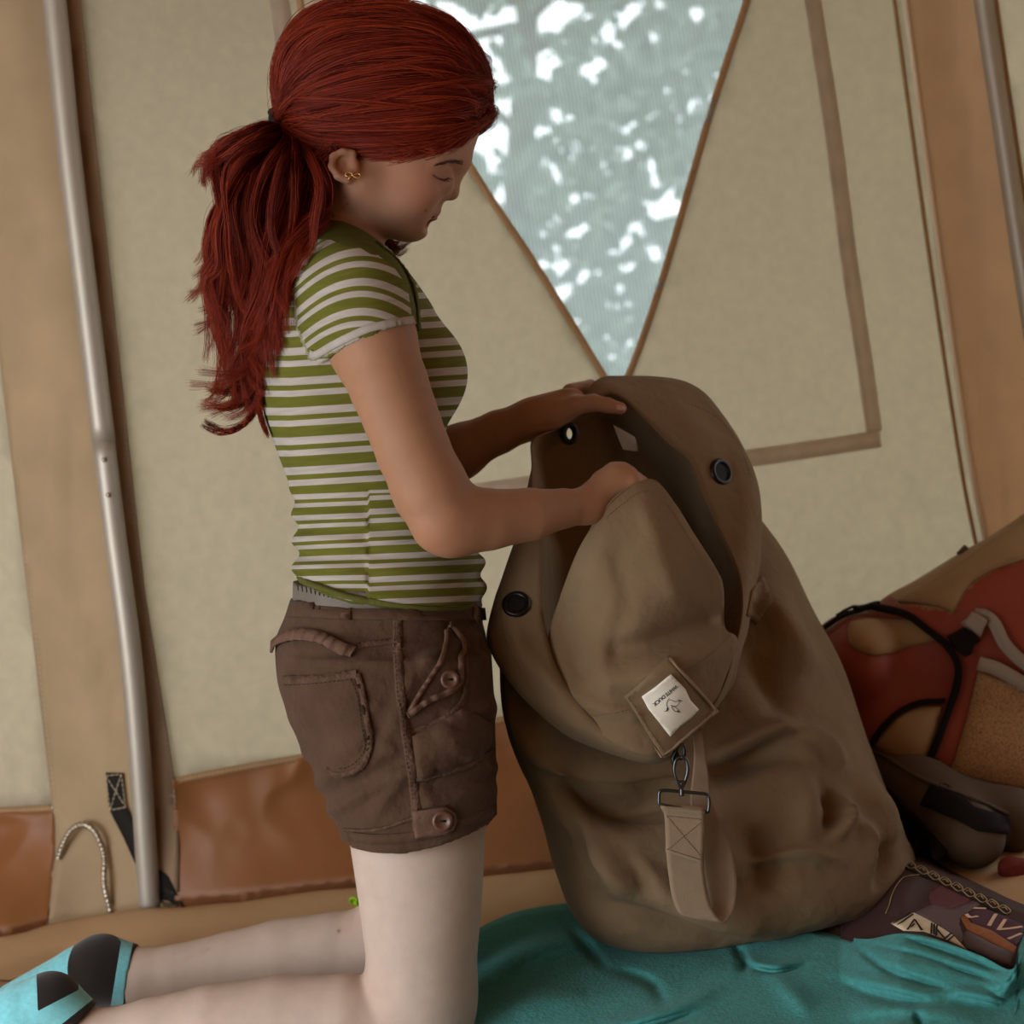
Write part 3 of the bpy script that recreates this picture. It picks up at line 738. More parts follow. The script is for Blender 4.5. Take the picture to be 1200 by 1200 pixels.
# neck and head
HD = 2.0
chain(F, [(405, 205, HD, 52), (392, 245, 2.005, 49), (384, 290, 2.015, 52)], .03)
F.op(ep(467, 126, HD, 99, 92, 76, 20), .02)
F.op(ep(474, 203, HD, 68, 50, 58, -60), .045)                                   # face mass, long axis down the face
for s in (-1, 1):
    F.op(rc((424, 215, HD + s * .046, 22), (480, 256, HD + s * .012, 17)), .03)      # jaw
    F.op(ep(488, 222, HD + s * .040, 27, 22, 20, -55), .03)                      # cheek
    F.op(rc((537, 187, HD + s * .008, 9), (512, 187, HD + s * .046, 10)), .018)  # brow
    F.op(ep(528, 211, HD + s * .036, 12, 11, 13), .022, 's')                    # eye socket
    F.op(ep(514, 207, HD + s * .032, 15.5, 14.5, 14), .006)                     # closed lid over the eyeball
    F.op(rc((500, 217, HD + s * .036, 9), (520, 217, HD + s * .026, 7)), .02)     # under the eye
F.op(rc((482, 258, HD, 18), (485, 262, HD, 15)), .02)
F.op(rc((531, 196, HD, 7), (526, 219, HD, 9)), .02)                            # nose
F.op(rc((526, 219, HD, 9), (529.5, 226.5, HD, 7.8)), .008)
for s in (-1, 1):
    F.op(ep(517.5, 228.5, HD + s * .0115, 7.5, 6.8, 5.5), .007)
    F.op(ep(523, 235.5, HD + s * .0075, 4.6, 3.0, 3.0, 10), .003, 's')
F.op(rc((506, 240, HD, 10), (505, 247, HD, 9)), .012)                          # upper lip block
for s in (-1, 1):
    chain(F, [(509, 248.0, HD, 5.6), (505, 249.0, HD + s * .012, 4.4), (497, 250.5, HD + s * .024, 3.0)], .005)
    chain(F, [(504.5, 256.0, HD, 5.8), (501, 256.5, HD + s * .011, 4.6), (495, 253.5, HD + s * .023, 3.0)], .004)
    chain(F, [(512, 252.5, HD, 1.3), (505, 253, HD + s * .012, 1.3), (494, 252.0, HD + s * .026, 1.5)], .003, ) if False else None
    F.op(rc((514, 252.4, HD, 1.3), (506, 252.8, HD + s * .013, 1.3)), .003, 's'); F.op(rc((506, 252.8, HD + s * .013, 1.3), (495, 251.8, HD + s * .027, 1.5)), .003, 's')
F.op(rc((500, 262.5, HD, 4), (499, 262.5, HD + .01, 3)), .012, 's'); F.op(rc((500, 262.5, HD, 4), (499, 262.5, HD - .01, 3)), .012, 's')
# ear (near and far)
for s in (-1, 1):
    q = HD + s * .0735
    F.op(ep(404, 196, q, 17, 19, 7, -25), .008)
    F.op(rc((398, 183, q + s * .004, 6), (412, 180, q + s * .002, 5)), .006)
    chain(F, [(414, 180, q + s * .004, 4), (402, 178.5, q + s * .007, 4.4), (391, 184, q + s * .008, 4.6), (389, 195, q + s * .008, 4.4), (396, 206, q + s * .006, 4.4), (407, 210, q + s * .003, 5.0)], .004)
    F.op(ep(406, 192, q + s * .0085, 8.5, 9.0, 6, -20), .005, 's')
    F.op(ep(398, 189, q + s * .0075, 3, 7.0, 3, 25), .003, 's')
    F.op(rc((415, 191, q + s * .002, 4), (416, 197, q + s * .001, 3.6)), .005)
V, Q = F.mesh(); V = smooth_mesh(V, Q, 2, 0.35)
# skin colour: lips, flushed cheeks, knuckles, elbows, knees, freckles
skin = np.array(srgb('#8f6950'))
C = np.tile(skin, (len(V), 1))
def near(p, R):
    c = M(*p); return np.exp(-(np.linalg.norm(V - c, axis=1) / R) ** 2)[:, None]
def seg_near(A, B, R):
    a, b = M(*A), M(*B); ba = b - a; t = np.clip((V - a) @ ba / (ba @ ba), 0, 1); return np.exp(-(np.linalg.norm(V - a - t[:, None] * ba, axis=1) / R) ** 2)[:, None]
def tint(w, col): 
    global C
    C = C * (1 - w) + np.array(srgb(col)) * w
leg = np.clip((V[:, 1] - M(0, 930, 2)[1]) / 0.05, 0, 1)[:, None]
tint(leg * 0.95, '#b09f93')
facew = np.clip((M(0, 282, 2)[1] - V[:, 1]) / 0.02, 0, 1)[:, None]
tint(facew * 0.5, '#9c7460')
for s in (-1, 1):
    tint(near((492, 226, HD + s * .05), .028) * 0.45, '#a0624c')
    L1 = np.maximum(seg_near((511, 247.5, HD), (505, 249, HD + s * .012), .0040), seg_near((505, 249, HD + s * .012), (498, 250.5, HD + s * .023), .0030))
    L2 = np.maximum(seg_near((507, 256, HD), (502, 256.5, HD + s * .011), .0050), seg_near((502, 256.5, HD + s * .011), (497, 253.5, HD + s * .022), .0030))
    tint(np.clip(np.maximum(L1, L2) * 1.5, 0, 1) * 0.8, '#7d4334')
    tint(seg_near((516, 252.4, HD), (495, 251.8, HD + s * .027), .0016) * 0.6, '#4a231a')
    tint(near((514, 200, HD + s * .045), .012) * 0.3, '#a06a55')
    tint(near((402, 195, HD + s * .075), .018) * 0.25, '#98583f')
tint(near((527, 228, HD), .010) * 0.3, '#9b5f48')
tint(near((519, 628, 1.82), .03) * 0.3, '#9a5f48')
for k in KN: tint(near(k[:3], .009) * 0.4, '#97583f')
for k in ME: tint(near(k[:3], .008) * 0.3, '#97583f')
tint(near((727, 478, 2.11), .010) * 0.35, '#a0624c')
tint(near((450, 1165, 1.90), .035) * 0.25, '#b57f68'); tint(near((425, 1085, 2.10), .03) * 0.2, '#b57f68')
for (x, y, d, R, a) in ((407, 239, 1.93, .0014, .9), (499, 247, 1.975, .0014, .8), (397, 1091, 2.09, .002, .8), (300, 1165, 1.89, .0016, .0)):
    hh = M(x, y, d); u = V / np.linalg.norm(V, axis=1, keepdims=True); hu = hh / np.linalg.norm(hh)
    w = np.exp(-(np.arccos(np.clip(u @ hu, -1, 1)) * 2 / R) ** 2)[:, None] * (np.abs(V[:, 2:3] - d) < 0.09); tint(w * a, '#4f261b')
_fr = np.random.default_rng(4)
for _ in range(34):
    t_ = _fr.random(); x_, y_ = 440 + 70 * t_ + _fr.normal(0, 16), 400 + 200 * t_; d_ = 1.815 + abs(_fr.normal(0, .008)); tint(near((x_, y_, d_), _fr.uniform(.0022, .0052)) * _fr.uniform(.12, .3), '#7a4630')
for _ in range(16):
    t_ = _fr.random(); tint(near((455 + 65 * t_, 1000 + 150 * _fr.random(), 1.852), _fr.uniform(.003, .007)) * .12, '#9a6e5c')
for k_ in range(7): tint(near((236 + 3 * math.sin(k_ * 2), 1110 + k_ * 7.5, 2.115), .0035) * .45, '#8a6656'); tint(near((243 + 2 * math.sin(k_ * 3), 1113 + k_ * 7.5, 2.115), .0030) * .35, '#8a6656')
m_skin = mat('skin', (0.5, 0.3, 0.2), 0.6, attr='Col', spec=0.2, sss=0.12, var=(45, 0.06, 5), bump=[(420, 0.2, 0.0006), (70, .12, .002)])
body = obj_quads('body', W(V), Q, m_skin, person, cols=C)
bvh_body = bvh_of(body)
obj('fingernail', *drape([(722, 474.6), (728, 474.8), (732, 477.5), (731.5, 480), (728, 481), (722.5, 480)], bvh_body, .0001, .0004, 2), mat('nail', srgb('#a97f6c'), .35, spec=.4), person)
V_BODY = len(V)

# ---- shirt
def wr_shirt(p):
    y = p[..., 1]; yl = M(0, 560, D0)[1]; yh = M(0, 715, D0)[1]
    w = np.clip((y - yl) / 0.06, 0, 1) * np.clip((yh + .02 - y) / 0.02, 0, 1)
    xx = p[..., 0] * 8; seam = np.exp(-((p[..., 0] - M(432, 0, 1.9)[0]) / 0.02) ** 2)
    r = np.sin(y * 190 + 1.6 * np.sin(xx * 3 + 1) + 1.3 * noise3(p, 14, 41, 1) + 2 * (p[..., 0] > M(432, 0, 1.9)[0]))
    back = np.exp(-((p[..., 0] - M(350, 0, 2)[0]) / 0.05) ** 2) + 0.8 * np.exp(-((p[..., 0] - M(560, 0, 2)[0]) / 0.04) ** 2) + 0.55
    d = -0.0032 * w * r * back + 0.002 * w * seam
    # pulls below the armpit and across the bust
    d = d - 0.0012 * noise3(p * np.array([0.6, 1.4, 1]), 30, 43, 2)
    return d
xs = np.arange(M(285, 0, 2)[0], M(590, 0, 2)[0], 0.0027); ys = np.arange(M(0, 236, 2)[1], M(0, 732, 2)[1], 0.0027); zs = np.arange(1.755, 2.27, 0.0032)
S = Field(xs, ys, zs)
S.op(loft(TORSO[:-1], D0, 0, 2.3), .01); bust(S); shoulder_arm_shirt(S)
S.v += wr_shirt(np.stack(np.meshgrid(xs, ys, zs, indexing='ij'), -1)).astype(np.float32)
P3 = np.stack(np.meshgrid(xs, ys, zs, indexing='ij'), -1)
def half(a, b, d, side):               # solid on one side of a picture line
    A = M(a[0], a[1], d); B = M(b[0], b[1], d); t = (B - A)[:2]; t /= np.hypot(*t); n = np.array([-t[1], t[0]]) * side
    return lambda p: (p[..., 0] - A[0]) * n[0] + (p[..., 1] - A[1]) * n[1]
hem = half((345, 688), (568, 716), 1.93, 1)(P3) ; 
_hx = np.array([M(x, 0, 1.95)[0] for x in (330, 345, 380, 420, 470, 520, 568, 590)]); _hy = np.array([M(0, y, 1.95)[1] for y in (676, 679, 692, 704, 713, 716, 714, 712)])
hem = P3[..., 1] - np.interp(P3[..., 0], _hx, _hy)
S.v = np.maximum(S.v, hem.astype(np.float32))
# neckline: scoop from the nape to the chest
NL = M(386, 258, 2.0); NLb = M(480, 322, 2.0)
neck = half((375, 243), (482, 330), D0, -1)
# sleeve openings: cut beyond the cuff, then hollow round the arm
cu = half((372, 418), (482, 374), 1.80, 1)(P3)
near_side = (1.945 - P3[..., 2])
S.v = np.maximum(S.v, np.where((near_side > 0) & (P3[..., 0] > M(366, 0, 1.85)[0]), np.minimum(cu, np.minimum(near_side, np.inf)), -1).astype(np.float32)) if False else S.v
# arm region: remove anything belonging only to the arm below the cuff
So = Field(xs, ys, zs); So.op(loft(TORSO[:-1], D0, 0, 2.3), .01); bust(So); 
So.op(rc((392, 296, 1.97, 26), (418, 330, 1.885, 40)), .035); So.op(rc((398, 300, 2.07, 26), (412, 335, 2.14, 36)), .035)
So.v += wr_shirt(P3).astype(np.float32); So.v = np.maximum(So.v, hem.astype(np.float32))
cuF = half((380, 450), (490, 405), 2.17, 1)(P3)
cut = np.where(P3[..., 2] < 2.02, cu, cuF).astype(np.float32)
S.v = np.minimum(np.maximum(S.v, cut), So.v)
# hollow inside the cuff
def clip_prim(pr, pl):
    f0, lo, hi = pr
    return (lambda p: np.maximum(f0(p), pl(p))), lo, hi
_h1 = half((372, 418), (482, 374), 1.80, -1); _h2 = half((380, 450), (490, 405), 2.17, -1)
S.op(clip_prim(rc((434, 380, 1.862, 47.5), (452, 440, 1.852, 50)), lambda p: _h1(p) - .010), .002, 's')
S.op(clip_prim(rc((432, 390, 2.19, 41), (445, 450, 2.19, 44)), lambda p: _h2(p) - .012), .003, 's')
# neckline cut
S.op(rc((404, 236, 2.005, 50), (398, 250, 2.01, 50)), .006, 's')
S.op(ep(424, 250, 2.01, 44, 34, 62, 35), .012, 's')
V, Q = S.mesh(); V = smooth_mesh(V, Q, 1, 0.4)
# stripe coordinate: along the sleeve on the sleeve, down the body elsewhere
f = FPX
vx = V[:, 0] / V[:, 2] * FPX + 600; vy = V[:, 1] / V[:, 2] * FPX + 600
sl = vy - .0062 * (vx - 424) ** 2 - 313
body_s = vy - 430 + 11 * np.clip((vx - 340) / 170, 0, 1.3) + 3.0 * noise3(V, 18, 51, 1) * np.clip((vy - 520) / 80, 0.12, 1)
low = np.clip(vy - 572, 0, None); body_s = body_s + low * np.where(vx > 432, .30, .42) + np.where(vx > 432, 9.0, 0) * np.clip(low / 8, 0, 1)
body_s = body_s + np.clip(vy - 640, 0, None) * np.clip((432 - vx) / 90, 0, 1) * .12
sx0 = np.interp(vy, [255, 285, 340, 385, 425], [395, 372, 344, 348, 366]); sx1 = np.interp(vy, [255, 285, 300, 340, 395], [410, 440, 462, 481, 489])
seg = (vx > sx0) & (vx < sx1) & (vy < 432) & (V[:, 2] < 1.945)
_c = (vy - (418 + (vx - 372) * -.4)) ; seg &= (_c < 2)
stripe = np.where(seg, 7000 + sl, body_s + 7000)
m_shirt = bpy.data.materials.new('striped_jersey'); m_shirt.use_nodes = True
nt = m_shirt.node_tree; b = nt.nodes['Principled BSDF']; b.inputs['Roughness'].default_value = 0.95; b.inputs['Specular IOR Level'].default_value = 0.15
a0_ = nt.nodes.new('ShaderNodeAttribute'); a0_.attribute_name = 'yoke'; a = nt.nodes.new('ShaderNodeMath'); a.operation = 'GREATER_THAN'; a.inputs[1].default_value = 0.0; nt.links.new(a0_.outputs['Fac'], a.inputs[0]); tc = nt.nodes.new('ShaderNodeTexCoord')
n1 = nt.nodes.new('ShaderNodeTexNoise'); n1.inputs['Scale'].default_value = 60; n1.inputs['Detail'].default_value = 6
mp = nt.nodes.new('ShaderNodeMapping'); mp.inputs['Scale'].default_value = (0.35, 0.35, 3.5); nt.links.new(tc.outputs['Object'], mp.inputs['Vector']); nt.links.new(mp.outputs[0], n1.inputs['Vector'])
mr = nt.nodes.new('ShaderNodeMapRange'); mr.inputs[1].default_value = 0.3; mr.inputs[2].default_value = 0.7; mr.inputs[3].default_value = 0.86; mr.inputs[4].default_value = 1.12; nt.links.new(n1.outputs['Fac'], mr.inputs[0])
at = nt.nodes.new('ShaderNodeAttribute'); at.attribute_name = 'stripe'
# stripe pattern: wide and narrow olive bands repeating every 46 units
md = nt.nodes.new('ShaderNodeMath'); md.operation = 'FLOORED_MODULO'; md.inputs[1].default_value = 35.0; nt.links.new(at.outputs['Fac'], md.inputs[0])
dv = nt.nodes.new('ShaderNodeMath'); dv.operation = 'DIVIDE'; dv.inputs[1].default_value = 35.0; nt.links.new(md.outputs[0], dv.inputs[0])
rp = nt.nodes.new('ShaderNodeValToRGB'); rp.color_ramp.interpolation = 'CONSTANT'
W_ = (*srgb('#98918a'), 1); O_ = (*srgb('#56561f'), 1)
el = rp.color_ramp.elements; el[0].position = 0; el[0].color = O_; el[1].position = 0.36; el[1].color = W_
e2 = el.new(0.62); e2.color = O_; e3 = el.new(0.79); e3.color = W_
nt.links.new(dv.outputs[0], rp.inputs[0])
mx = nt.nodes.new('ShaderNodeMix'); mx.data_type = 'RGBA'; nt.links.new(a.outputs[0], mx.inputs['Factor']); nt.links.new(rp.outputs[0], mx.inputs['A']); mx.inputs['B'].default_value = (*srgb('#4c4d1e'), 1)
sc = nt.nodes.new('ShaderNodeVectorMath'); sc.operation = 'SCALE'; nt.links.new(mx.outputs['Result'], sc.inputs[0]); nt.links.new(mr.outputs[0], sc.inputs['Scale']); nt.links.new(sc.outputs[0], b.inputs['Base Color'])
bp = nt.nodes.new('ShaderNodeBump'); bp.inputs['Strength'].default_value = 0.25; bp.inputs['Distance'].default_value = 0.0006; n2 = nt.nodes.new('ShaderNodeTexNoise'); n2.inputs['Scale'].default_value = 800; nt.links.new(tc.outputs['Object'], n2.inputs['Vector']); nt.links.new(n2.outputs['Fac'], bp.inputs['Height']); nt.links.new(bp.outputs[0], b.inputs['Normal'])
# olive yoke (lace) near the neckline, olive hem
yk = np.full(len(V), -99.0)
for (a, b_, w_) in (((350, 252), (386, 256), 25), ((386, 256), (412, 268), 22), ((412, 268), (440, 285), 14), ((440, 285), (464, 304), 9), ((464, 304), (482, 330), 7), ((482, 330), (488, 372), 5)):
    uu = np.array(b_) - np.array(a); L_ = np.hypot(*uu); tt = np.clip(((vx - a[0]) * uu[0] + (vy - a[1]) * uu[1]) / L_ ** 2, 0, 1)
    yk = np.maximum(yk, w_ - np.hypot(vx - a[0] - tt * uu[0], vy - a[1] - tt * uu[1]))
hemd = np.interp(V[:, 0], _hx, _hy) - V[:, 1]
yk = np.maximum(yk, (.0035 - hemd) * 1000)
shirt = obj_quads('shirt', W(V), Q, m_shirt, person, scal={'stripe': stripe, 'yoke': yk})
bvh_shirt = bvh_of(shirt)
m_olive = mat('olive_trim', srgb('#4c4d1e'), .95, bump=[(500, .5, .001), (140, .6, .002)])
m_cuff = mat('heather_hem', srgb('#98918a'), .95, var=(80, .1, 5))
obj('sleeve_hem', *strip([(364, 414), (372, 415), (395, 402), (430, 386), (462, 378), (484, 375)], bvh_shirt, .009, .0012, .0012, n=60), m_cuff, shirt)
obj('neck_trim', *strip([(440, 284), (464, 304), (481, 330), (487, 352), (490, 385)], bvh_shirt, .006, .0008, .0022, n=50, wob=.0004), m_olive, shirt)
obj('hem_band', *strip([(346, 676), (362, 684), (380, 690), (400, 697), (425, 703), (470, 711), (520, 714), (564, 712)], bvh_shirt, .008, .001, .0012, n=90), m_olive, shirt)

# ---- shorts
HIPS = [(698, 345, 566, .152, 2.02), (720, 337, 566, .158, 2.02), (750, 326, 570, .166, 2.02), (790, 330, 573, .170, 2.02), (830, 345, 575, .172, 2.02), (862, 358, 577, .172, 2.02)]
NEARL = [(770, 340, 572, .095, 1.935), (800, 336, 574, .098, 1.93), (830, 345, 576, .098, 1.928), (870, 361, 578, .097, 1.926), (910, 376, 580, .096, 1.924), (950, 391, 582, .094, 1.922), (995, 404, 583, .090, 1.922)]
FARL = [(800, 350, 572, .095, 2.11), (870, 372, 574, .095, 2.115), (950, 396, 572, .09, 2.12), (975, 402, 572, .09, 2.12)]
def wr_short(p):
    px = p[..., 0] / p[..., 2] * FPX + 600; py = p[..., 1] / p[..., 2] * FPX + 600
    d = 0
    for (x0, y0, x1, y1, wd_, am) in ((352, 930, 460, 880, 10, .004), (370, 960, 470, 905, 9, .004), (380, 905, 430, 860, 10, .003), (450, 870, 480, 800, 9, .003), (440, 950, 485, 900, 9, .0035), (500, 770, 560, 745, 9, .003),
                                      (470, 760, 540, 742, 7, .003), (520, 860, 560, 890, 9, .004), (530, 840, 575, 830, 9, .004), (500, 905, 580, 900, 8, .003), (510, 940, 575, 925, 8, .003), (345, 760, 420, 752, 8, .002), (350, 840, 440, 828, 12, .003), (470, 850, 500, 940, 9, .0025)):
        u = np.array([x1 - x0, y1 - y0], float); L = np.hypot(*u); u /= L
        s = np.clip((px - x0) * u[0] + (py - y0) * u[1], 0, L); dd = np.hypot(px - x0 - s * u[0], py - y0 - s * u[1]); d = d - 1.6 * am * np.exp(-(dd / wd_) ** 2)
    q = noise3(p, 26, 61, 2); return d - 0.003 * q
xs = np.arange(M(310, 0, 2)[0], M(600, 0, 2)[0], 0.0031); ys = np.arange(M(0, 690, 2)[1], M(0, 1002, 2)[1], 0.0031); zs = np.arange(1.80, 2.24, 0.0034)
H = Field(xs, ys, zs); H.op(loft(HIPS, D0, 0, 2.3), .01); H.op(loft(NEARL, DN, 0, 2.3), .03); H.op(loft(FARL, DF_, 0, 2.2), .03)
P3 = np.stack(np.meshgrid(xs, ys, zs, indexing='ij'), -1)
H.v += wr_short(P3).astype(np.float32)
_sx = np.array([M(x, 0, 1.9)[0] for x in (380, 405, 440, 480, 520, 560, 590)]); _sy = np.array([M(0, y, 1.9)[1] for y in (983, 985, 989, 987, 978, 965, 953)])
hs = np.where(P3[..., 2] < 2.02, np.interp(P3[..., 0], _sx, _sy), M(0, 965, 2.12)[1])
H.v = np.maximum(H.v, (P3[..., 1] - hs).astype(np.float32))
_wx = np.array([M(x, 0, 1.95)[0] for x in (335, 347, 400, 450, 566)]); _wy = np.array([M(0, y, 1.95)[1] for y in (702, 704, 707, 710, 713)])
H.v = np.maximum(H.v, (np.interp(P3[..., 0], _wx, _wy) - P3[..., 1]).astype(np.float32))
H.op(loft([(930, 398, 577, .084, 1.922), (1010, 409, 578, .083, 1.922)], DN, 0, 2.3), .004, 's')
V, Q = H.mesh(); V = smooth_mesh(V, Q, 1, 0.4)
m_short = mat('brown_cotton', srgb('#483529'), 0.9, var=(22, 0.16, 6), bump=[(900, 0.3, 0.0006), (42, 0.75, 0.006), (110, .4, .002)], spec=0.12, sheen=0.04)
m_short2 = mat('brown_cotton_edge', srgb('#5a4438'), 0.9, var=(70, 0.25, 4), bump=[(250, 0.6, 0.0015)], spec=0.15)
shorts = obj_quads('shorts', W(V), Q, m_short, person)
bvh_shorts = bvh_of(shorts)
m_seam = mat('puckered_seam', srgb('#4f3b30'), .9, var=(120, .3, 4), bump=[(260, 1.0, .0025)], spec=.1)
m_dthread = mat('dark_thread', srgb('#2c1e17'), 0.9)
def on(name, VF, m, par, **k): return obj(name, *VF, m, par, **k)
# waistband, belt loops, belt
on('waistband', drape([(344, 706), (400, 709), (450, 712), (566, 714), (567, 727), (470, 727), (400, 726), (338, 723)], bvh_shorts, 0.001, .0025, 7), m_short, shorts)
m_belt = mat('grey_belt', srgb('#5f5850'), 0.6, var=(40, .1, 3))
H2 = Field(np.arange(M(330, 0, 2)[0], M(585, 0, 2)[0], .003), np.arange(M(0, 664, 2)[1], M(0, 722, 2)[1], .003), np.arange(1.85, 2.19, .0035))
H2.op(loft([(666, 346, 563, .144, 2.02), (715, 345, 565, .151, 2.02)], D0, 0, 2.3), .01)
P3 = np.stack(np.meshgrid(*H2.ax, indexing='ij'), -1); H2.v = np.maximum(H2.v, (np.interp(P3[..., 0], _wx, _wy - .020) - P3[..., 1]).astype(np.float32))
bV, bQ = H2.mesh(); belt = obj_quads('belt', W(smooth_mesh(bV, bQ, 1, .3)), bQ, m_belt, person, label='grey belt with a row of dark holes')
bvh_belt = bvh_of(belt)
hl = []
for k in range(11):
    x, y = 349 + k * 5.0, 692 + k * 1.15
    y -= 4
    h, nn = on_surface(bvh_belt, x, y)
    if h is not None: hl.append(strip([(x, y - 2), (x + .4, y), (x + 1, y + 4)], bvh_belt, .0016, .0003, .0004, n=4))
obj('belt_holes', *merge(hl), m_dark, belt, kind='stuff')
for (x, y0, y1) in ((407, 703, 728), (553, 712, 729)):
    on('belt_loop', strip([(x, y0), (x + 0.5, (y0 + y1) / 2), (x - .5, y1)], bvh_shorts, .0125, .0035, .0025), m_short2, shorts)
# side seam, pockets, tabs, buttons
on('side_seam', strip([(466, 727), (466, 760), (469, 810), (474, 850), (482, 900), (487, 942), (490, 985)], bvh_shorts, .011, .0005, .0009, wob=.0005), m_seam, shorts)
pk = [(333, 794), (370, 793), (418, 787), (424, 810), (431, 850), (434, 875), (428, 893), (412, 905), (395, 907), (384, 902), (375, 890)]
on('back_pocket', drape(pk, bvh_shorts, 0.0006, .0022, 6), m_short, shorts)
on('pocket_hem', strip([(334, 797), (372, 796), (418, 790)], bvh_shorts, .010, .0022, .0008, wob=.0004), m_seam, shorts)
on('pocket_seam', strip([(419, 790), (425, 812), (431, 848), (434, 874), (428, 893), (412, 905), (394, 907), (384, 902)], bvh_shorts, .007, .0024, .0008, wob=.0004), m_seam, shorts)
# ruffled welt of the back pocket
def ruffle(path, amp, w, n=60):
    q = cr(path, n); s = np.linspace(0, 1, n)
    y = q[:, 1] + 0; pts = np.stack([q[:, 0], y], 1)
    V, F = strip(pts, bvh_shorts, w, .003, .003, n=n)
    g = V.reshape(-1, 4, 3); s = np.linspace(0, 1, len(g)); wv = amp * np.sin(s * 2 * np.pi * 9 + np.sin(s * 17))[:, None]
    g[:, 1:] += -FW * (wv[:, :, None] + amp)
    return g.reshape(-1, 3), F
on('ruffle_flap', ruffle([(321, 760), (331, 750), (350, 745), (370, 747), (390, 755), (415, 766)], .002, .0145), m_short2, shorts)
on('yoke_seam', strip([(418, 757), (440, 754), (465, 751)], bvh_shorts, .007, .001, .0014), m_seam, shorts)
fp = [(524, 735), (536, 746), (540, 760), (538, 782), (536, 803), (520, 814), (500, 822), (487, 831), (477, 836), (486, 818), (502, 797), (515, 775), (522, 752)]
on('front_pocket_lining', drape(fp, bvh_shorts, .0015, .002, 5), m_short, shorts)
on('pocket_ruffle', ruffle([(524, 732), (535, 744), (541, 758), (538, 780), (537, 800), (522, 812), (503, 820), (490, 829), (476, 838)], .0016, .007, 70), m_short2, shorts)
on('pocket_ruffle', ruffle([(522, 742), (519, 764), (506, 790), (494, 808), (478, 834)], .001, .005, 50), m_short2, shorts)
on('curved_seam', strip([(543, 742), (546, 790), (540, 825), (515, 845), (480, 860)], bvh_shorts, .007, .001, .0013, wob=.0003), m_seam, shorts)
on('cargo_pocket', drape([(482, 863), (512, 848), (540, 832), (560, 838), (577, 850), (577, 870), (562, 888), (530, 902), (489, 914)], bvh_shorts, .001, .002, 6, bulge=.010), m_short, shorts)
on('pocket_seam', strip([(487, 914), (520, 906), (548, 898), (578, 880)], bvh_shorts, .007, .001, .0016, wob=.0003), m_seam, shorts)
on('hem_fold', strip([(404, 972), (430, 973), (450, 970), (470, 963), (486, 958)], bvh_shorts, .004, .001, .0016), m_seam, shorts)
on('leg_hem', strip([(409, 980), (440, 983), (480, 981), (520, 972), (560, 959), (580, 949)], bvh_shorts, .012, .0006, .0018, wob=.0002), m_short, shorts)
tb = [(483, 950), (505, 946), (522, 944), (532, 952), (534, 962), (529, 974), (520, 977), (487, 981)]
tab = on('button_tab', drape(tb, bvh_shorts, .003, .0026, 5), m_short2, shorts)
m_btn = mat('brown_button', srgb('#563a2e'), 0.35, spec=0.5)
def button(x, y, r, par):
    h, n = on_surface(bvh_shorts, x, y, .0065)
    n = n * 0.6 - FW * 0.6; n /= np.linalg.norm(n); a = np.cross(n, UP); a /= np.linalg.norm(a); c = np.cross(a, n)
    prof = [(0, .0007), (.55, .0008), (.66, .0022), (.86, .0026), (1.0, .0012), (.96, -.0015), (0, -.0015)]; K = 24
    V = np.array([h + n * z + r * q * (math.cos(t) * a + math.sin(t) * c) for q, z in prof for t in np.linspace(0, 2 * np.pi, K, endpoint=False)])
    b_ = obj('button', V, [tuple(f) for f in grid_faces(len(prof), K, cv=True)], m_btn, par)
    hv = merge([tube([h + a * s * r * .22 + n * .0006 - c * 0, h + a * s * r * .22 + n * .0016], r * .12, 8) for s in (-1, 1)] + [tube([h - a * r * .22 + n * .0014, h + a * r * .22 + n * .0014], r * .1, 6)])
    obj('button_holes', *hv, m_dark, b_) if par is shorts and False else obj('button_holes', *hv, m_dark, par)
button(524, 797, .0107, shorts); button(517, 961, .0117, shorts)
for path in ([(336, 803), (372, 801), (415, 796)], [(463, 730), (463, 765), (467, 815), (472, 852), (480, 905), (485, 940)], [(412, 797), (419, 815), (425, 850), (428, 873), (423, 889), (409, 899), (395, 901)]):
    s = stitches(path, bvh_shorts, .003, 3, 2, .0005)
    if s: obj('stitching', *s, m_dthread, shorts, kind='stuff')

# ---- socks
def sock(name, chain_pts, cutx, colfn, label):
    pts = np.array([M(*c[:3]) for c in chain_pts]); lo = pts.min(0) - .06; hi = pts.max(0) + .06
    A = Field(*[np.arange(a, b_, .003) for a, b_ in zip(lo, hi)]); chain(A, chain_pts, .02)
    g = np.stack(np.meshgrid(*A.ax, indexing='ij'), -1)
    cp = M(*cutx[0]); cn = np.array(cutx[1], float); cn /= np.linalg.norm(cn)
    A.v = np.maximum(A.v, ((g - cp) @ cn).astype(np.float32))
    V, Q = A.mesh(); V = smooth_mesh(V, Q, 1, .4)
    x = V[:, 0] / V[:, 2] * FPX + 600; y = V[:, 1] / V[:, 2] * FPX + 600
    return obj_quads(name, W(V), Q, m_sock, person, scal={'dark': colfn(V, x, y)}, label=label)
m_sock = mat('sock_knit', srgb('#6fb4bd'), 0.95, var=(160, .12, 4), bump=[(900, .35, .0008)], sheen=0.2)
_nt = m_sock.node_tree; _b = _nt.nodes['Principled BSDF']; _l = _b.inputs['Base Color'].links[0].from_socket
_at = _nt.nodes.new('ShaderNodeAttribute'); _at.attribute_name = 'dark'; _g = _nt.nodes.new('ShaderNodeMath'); _g.operation = 'GREATER_THAN'; _g.inputs[1].default_value = 0; _nt.links.new(_at.outputs['Fac'], _g.inputs[0])
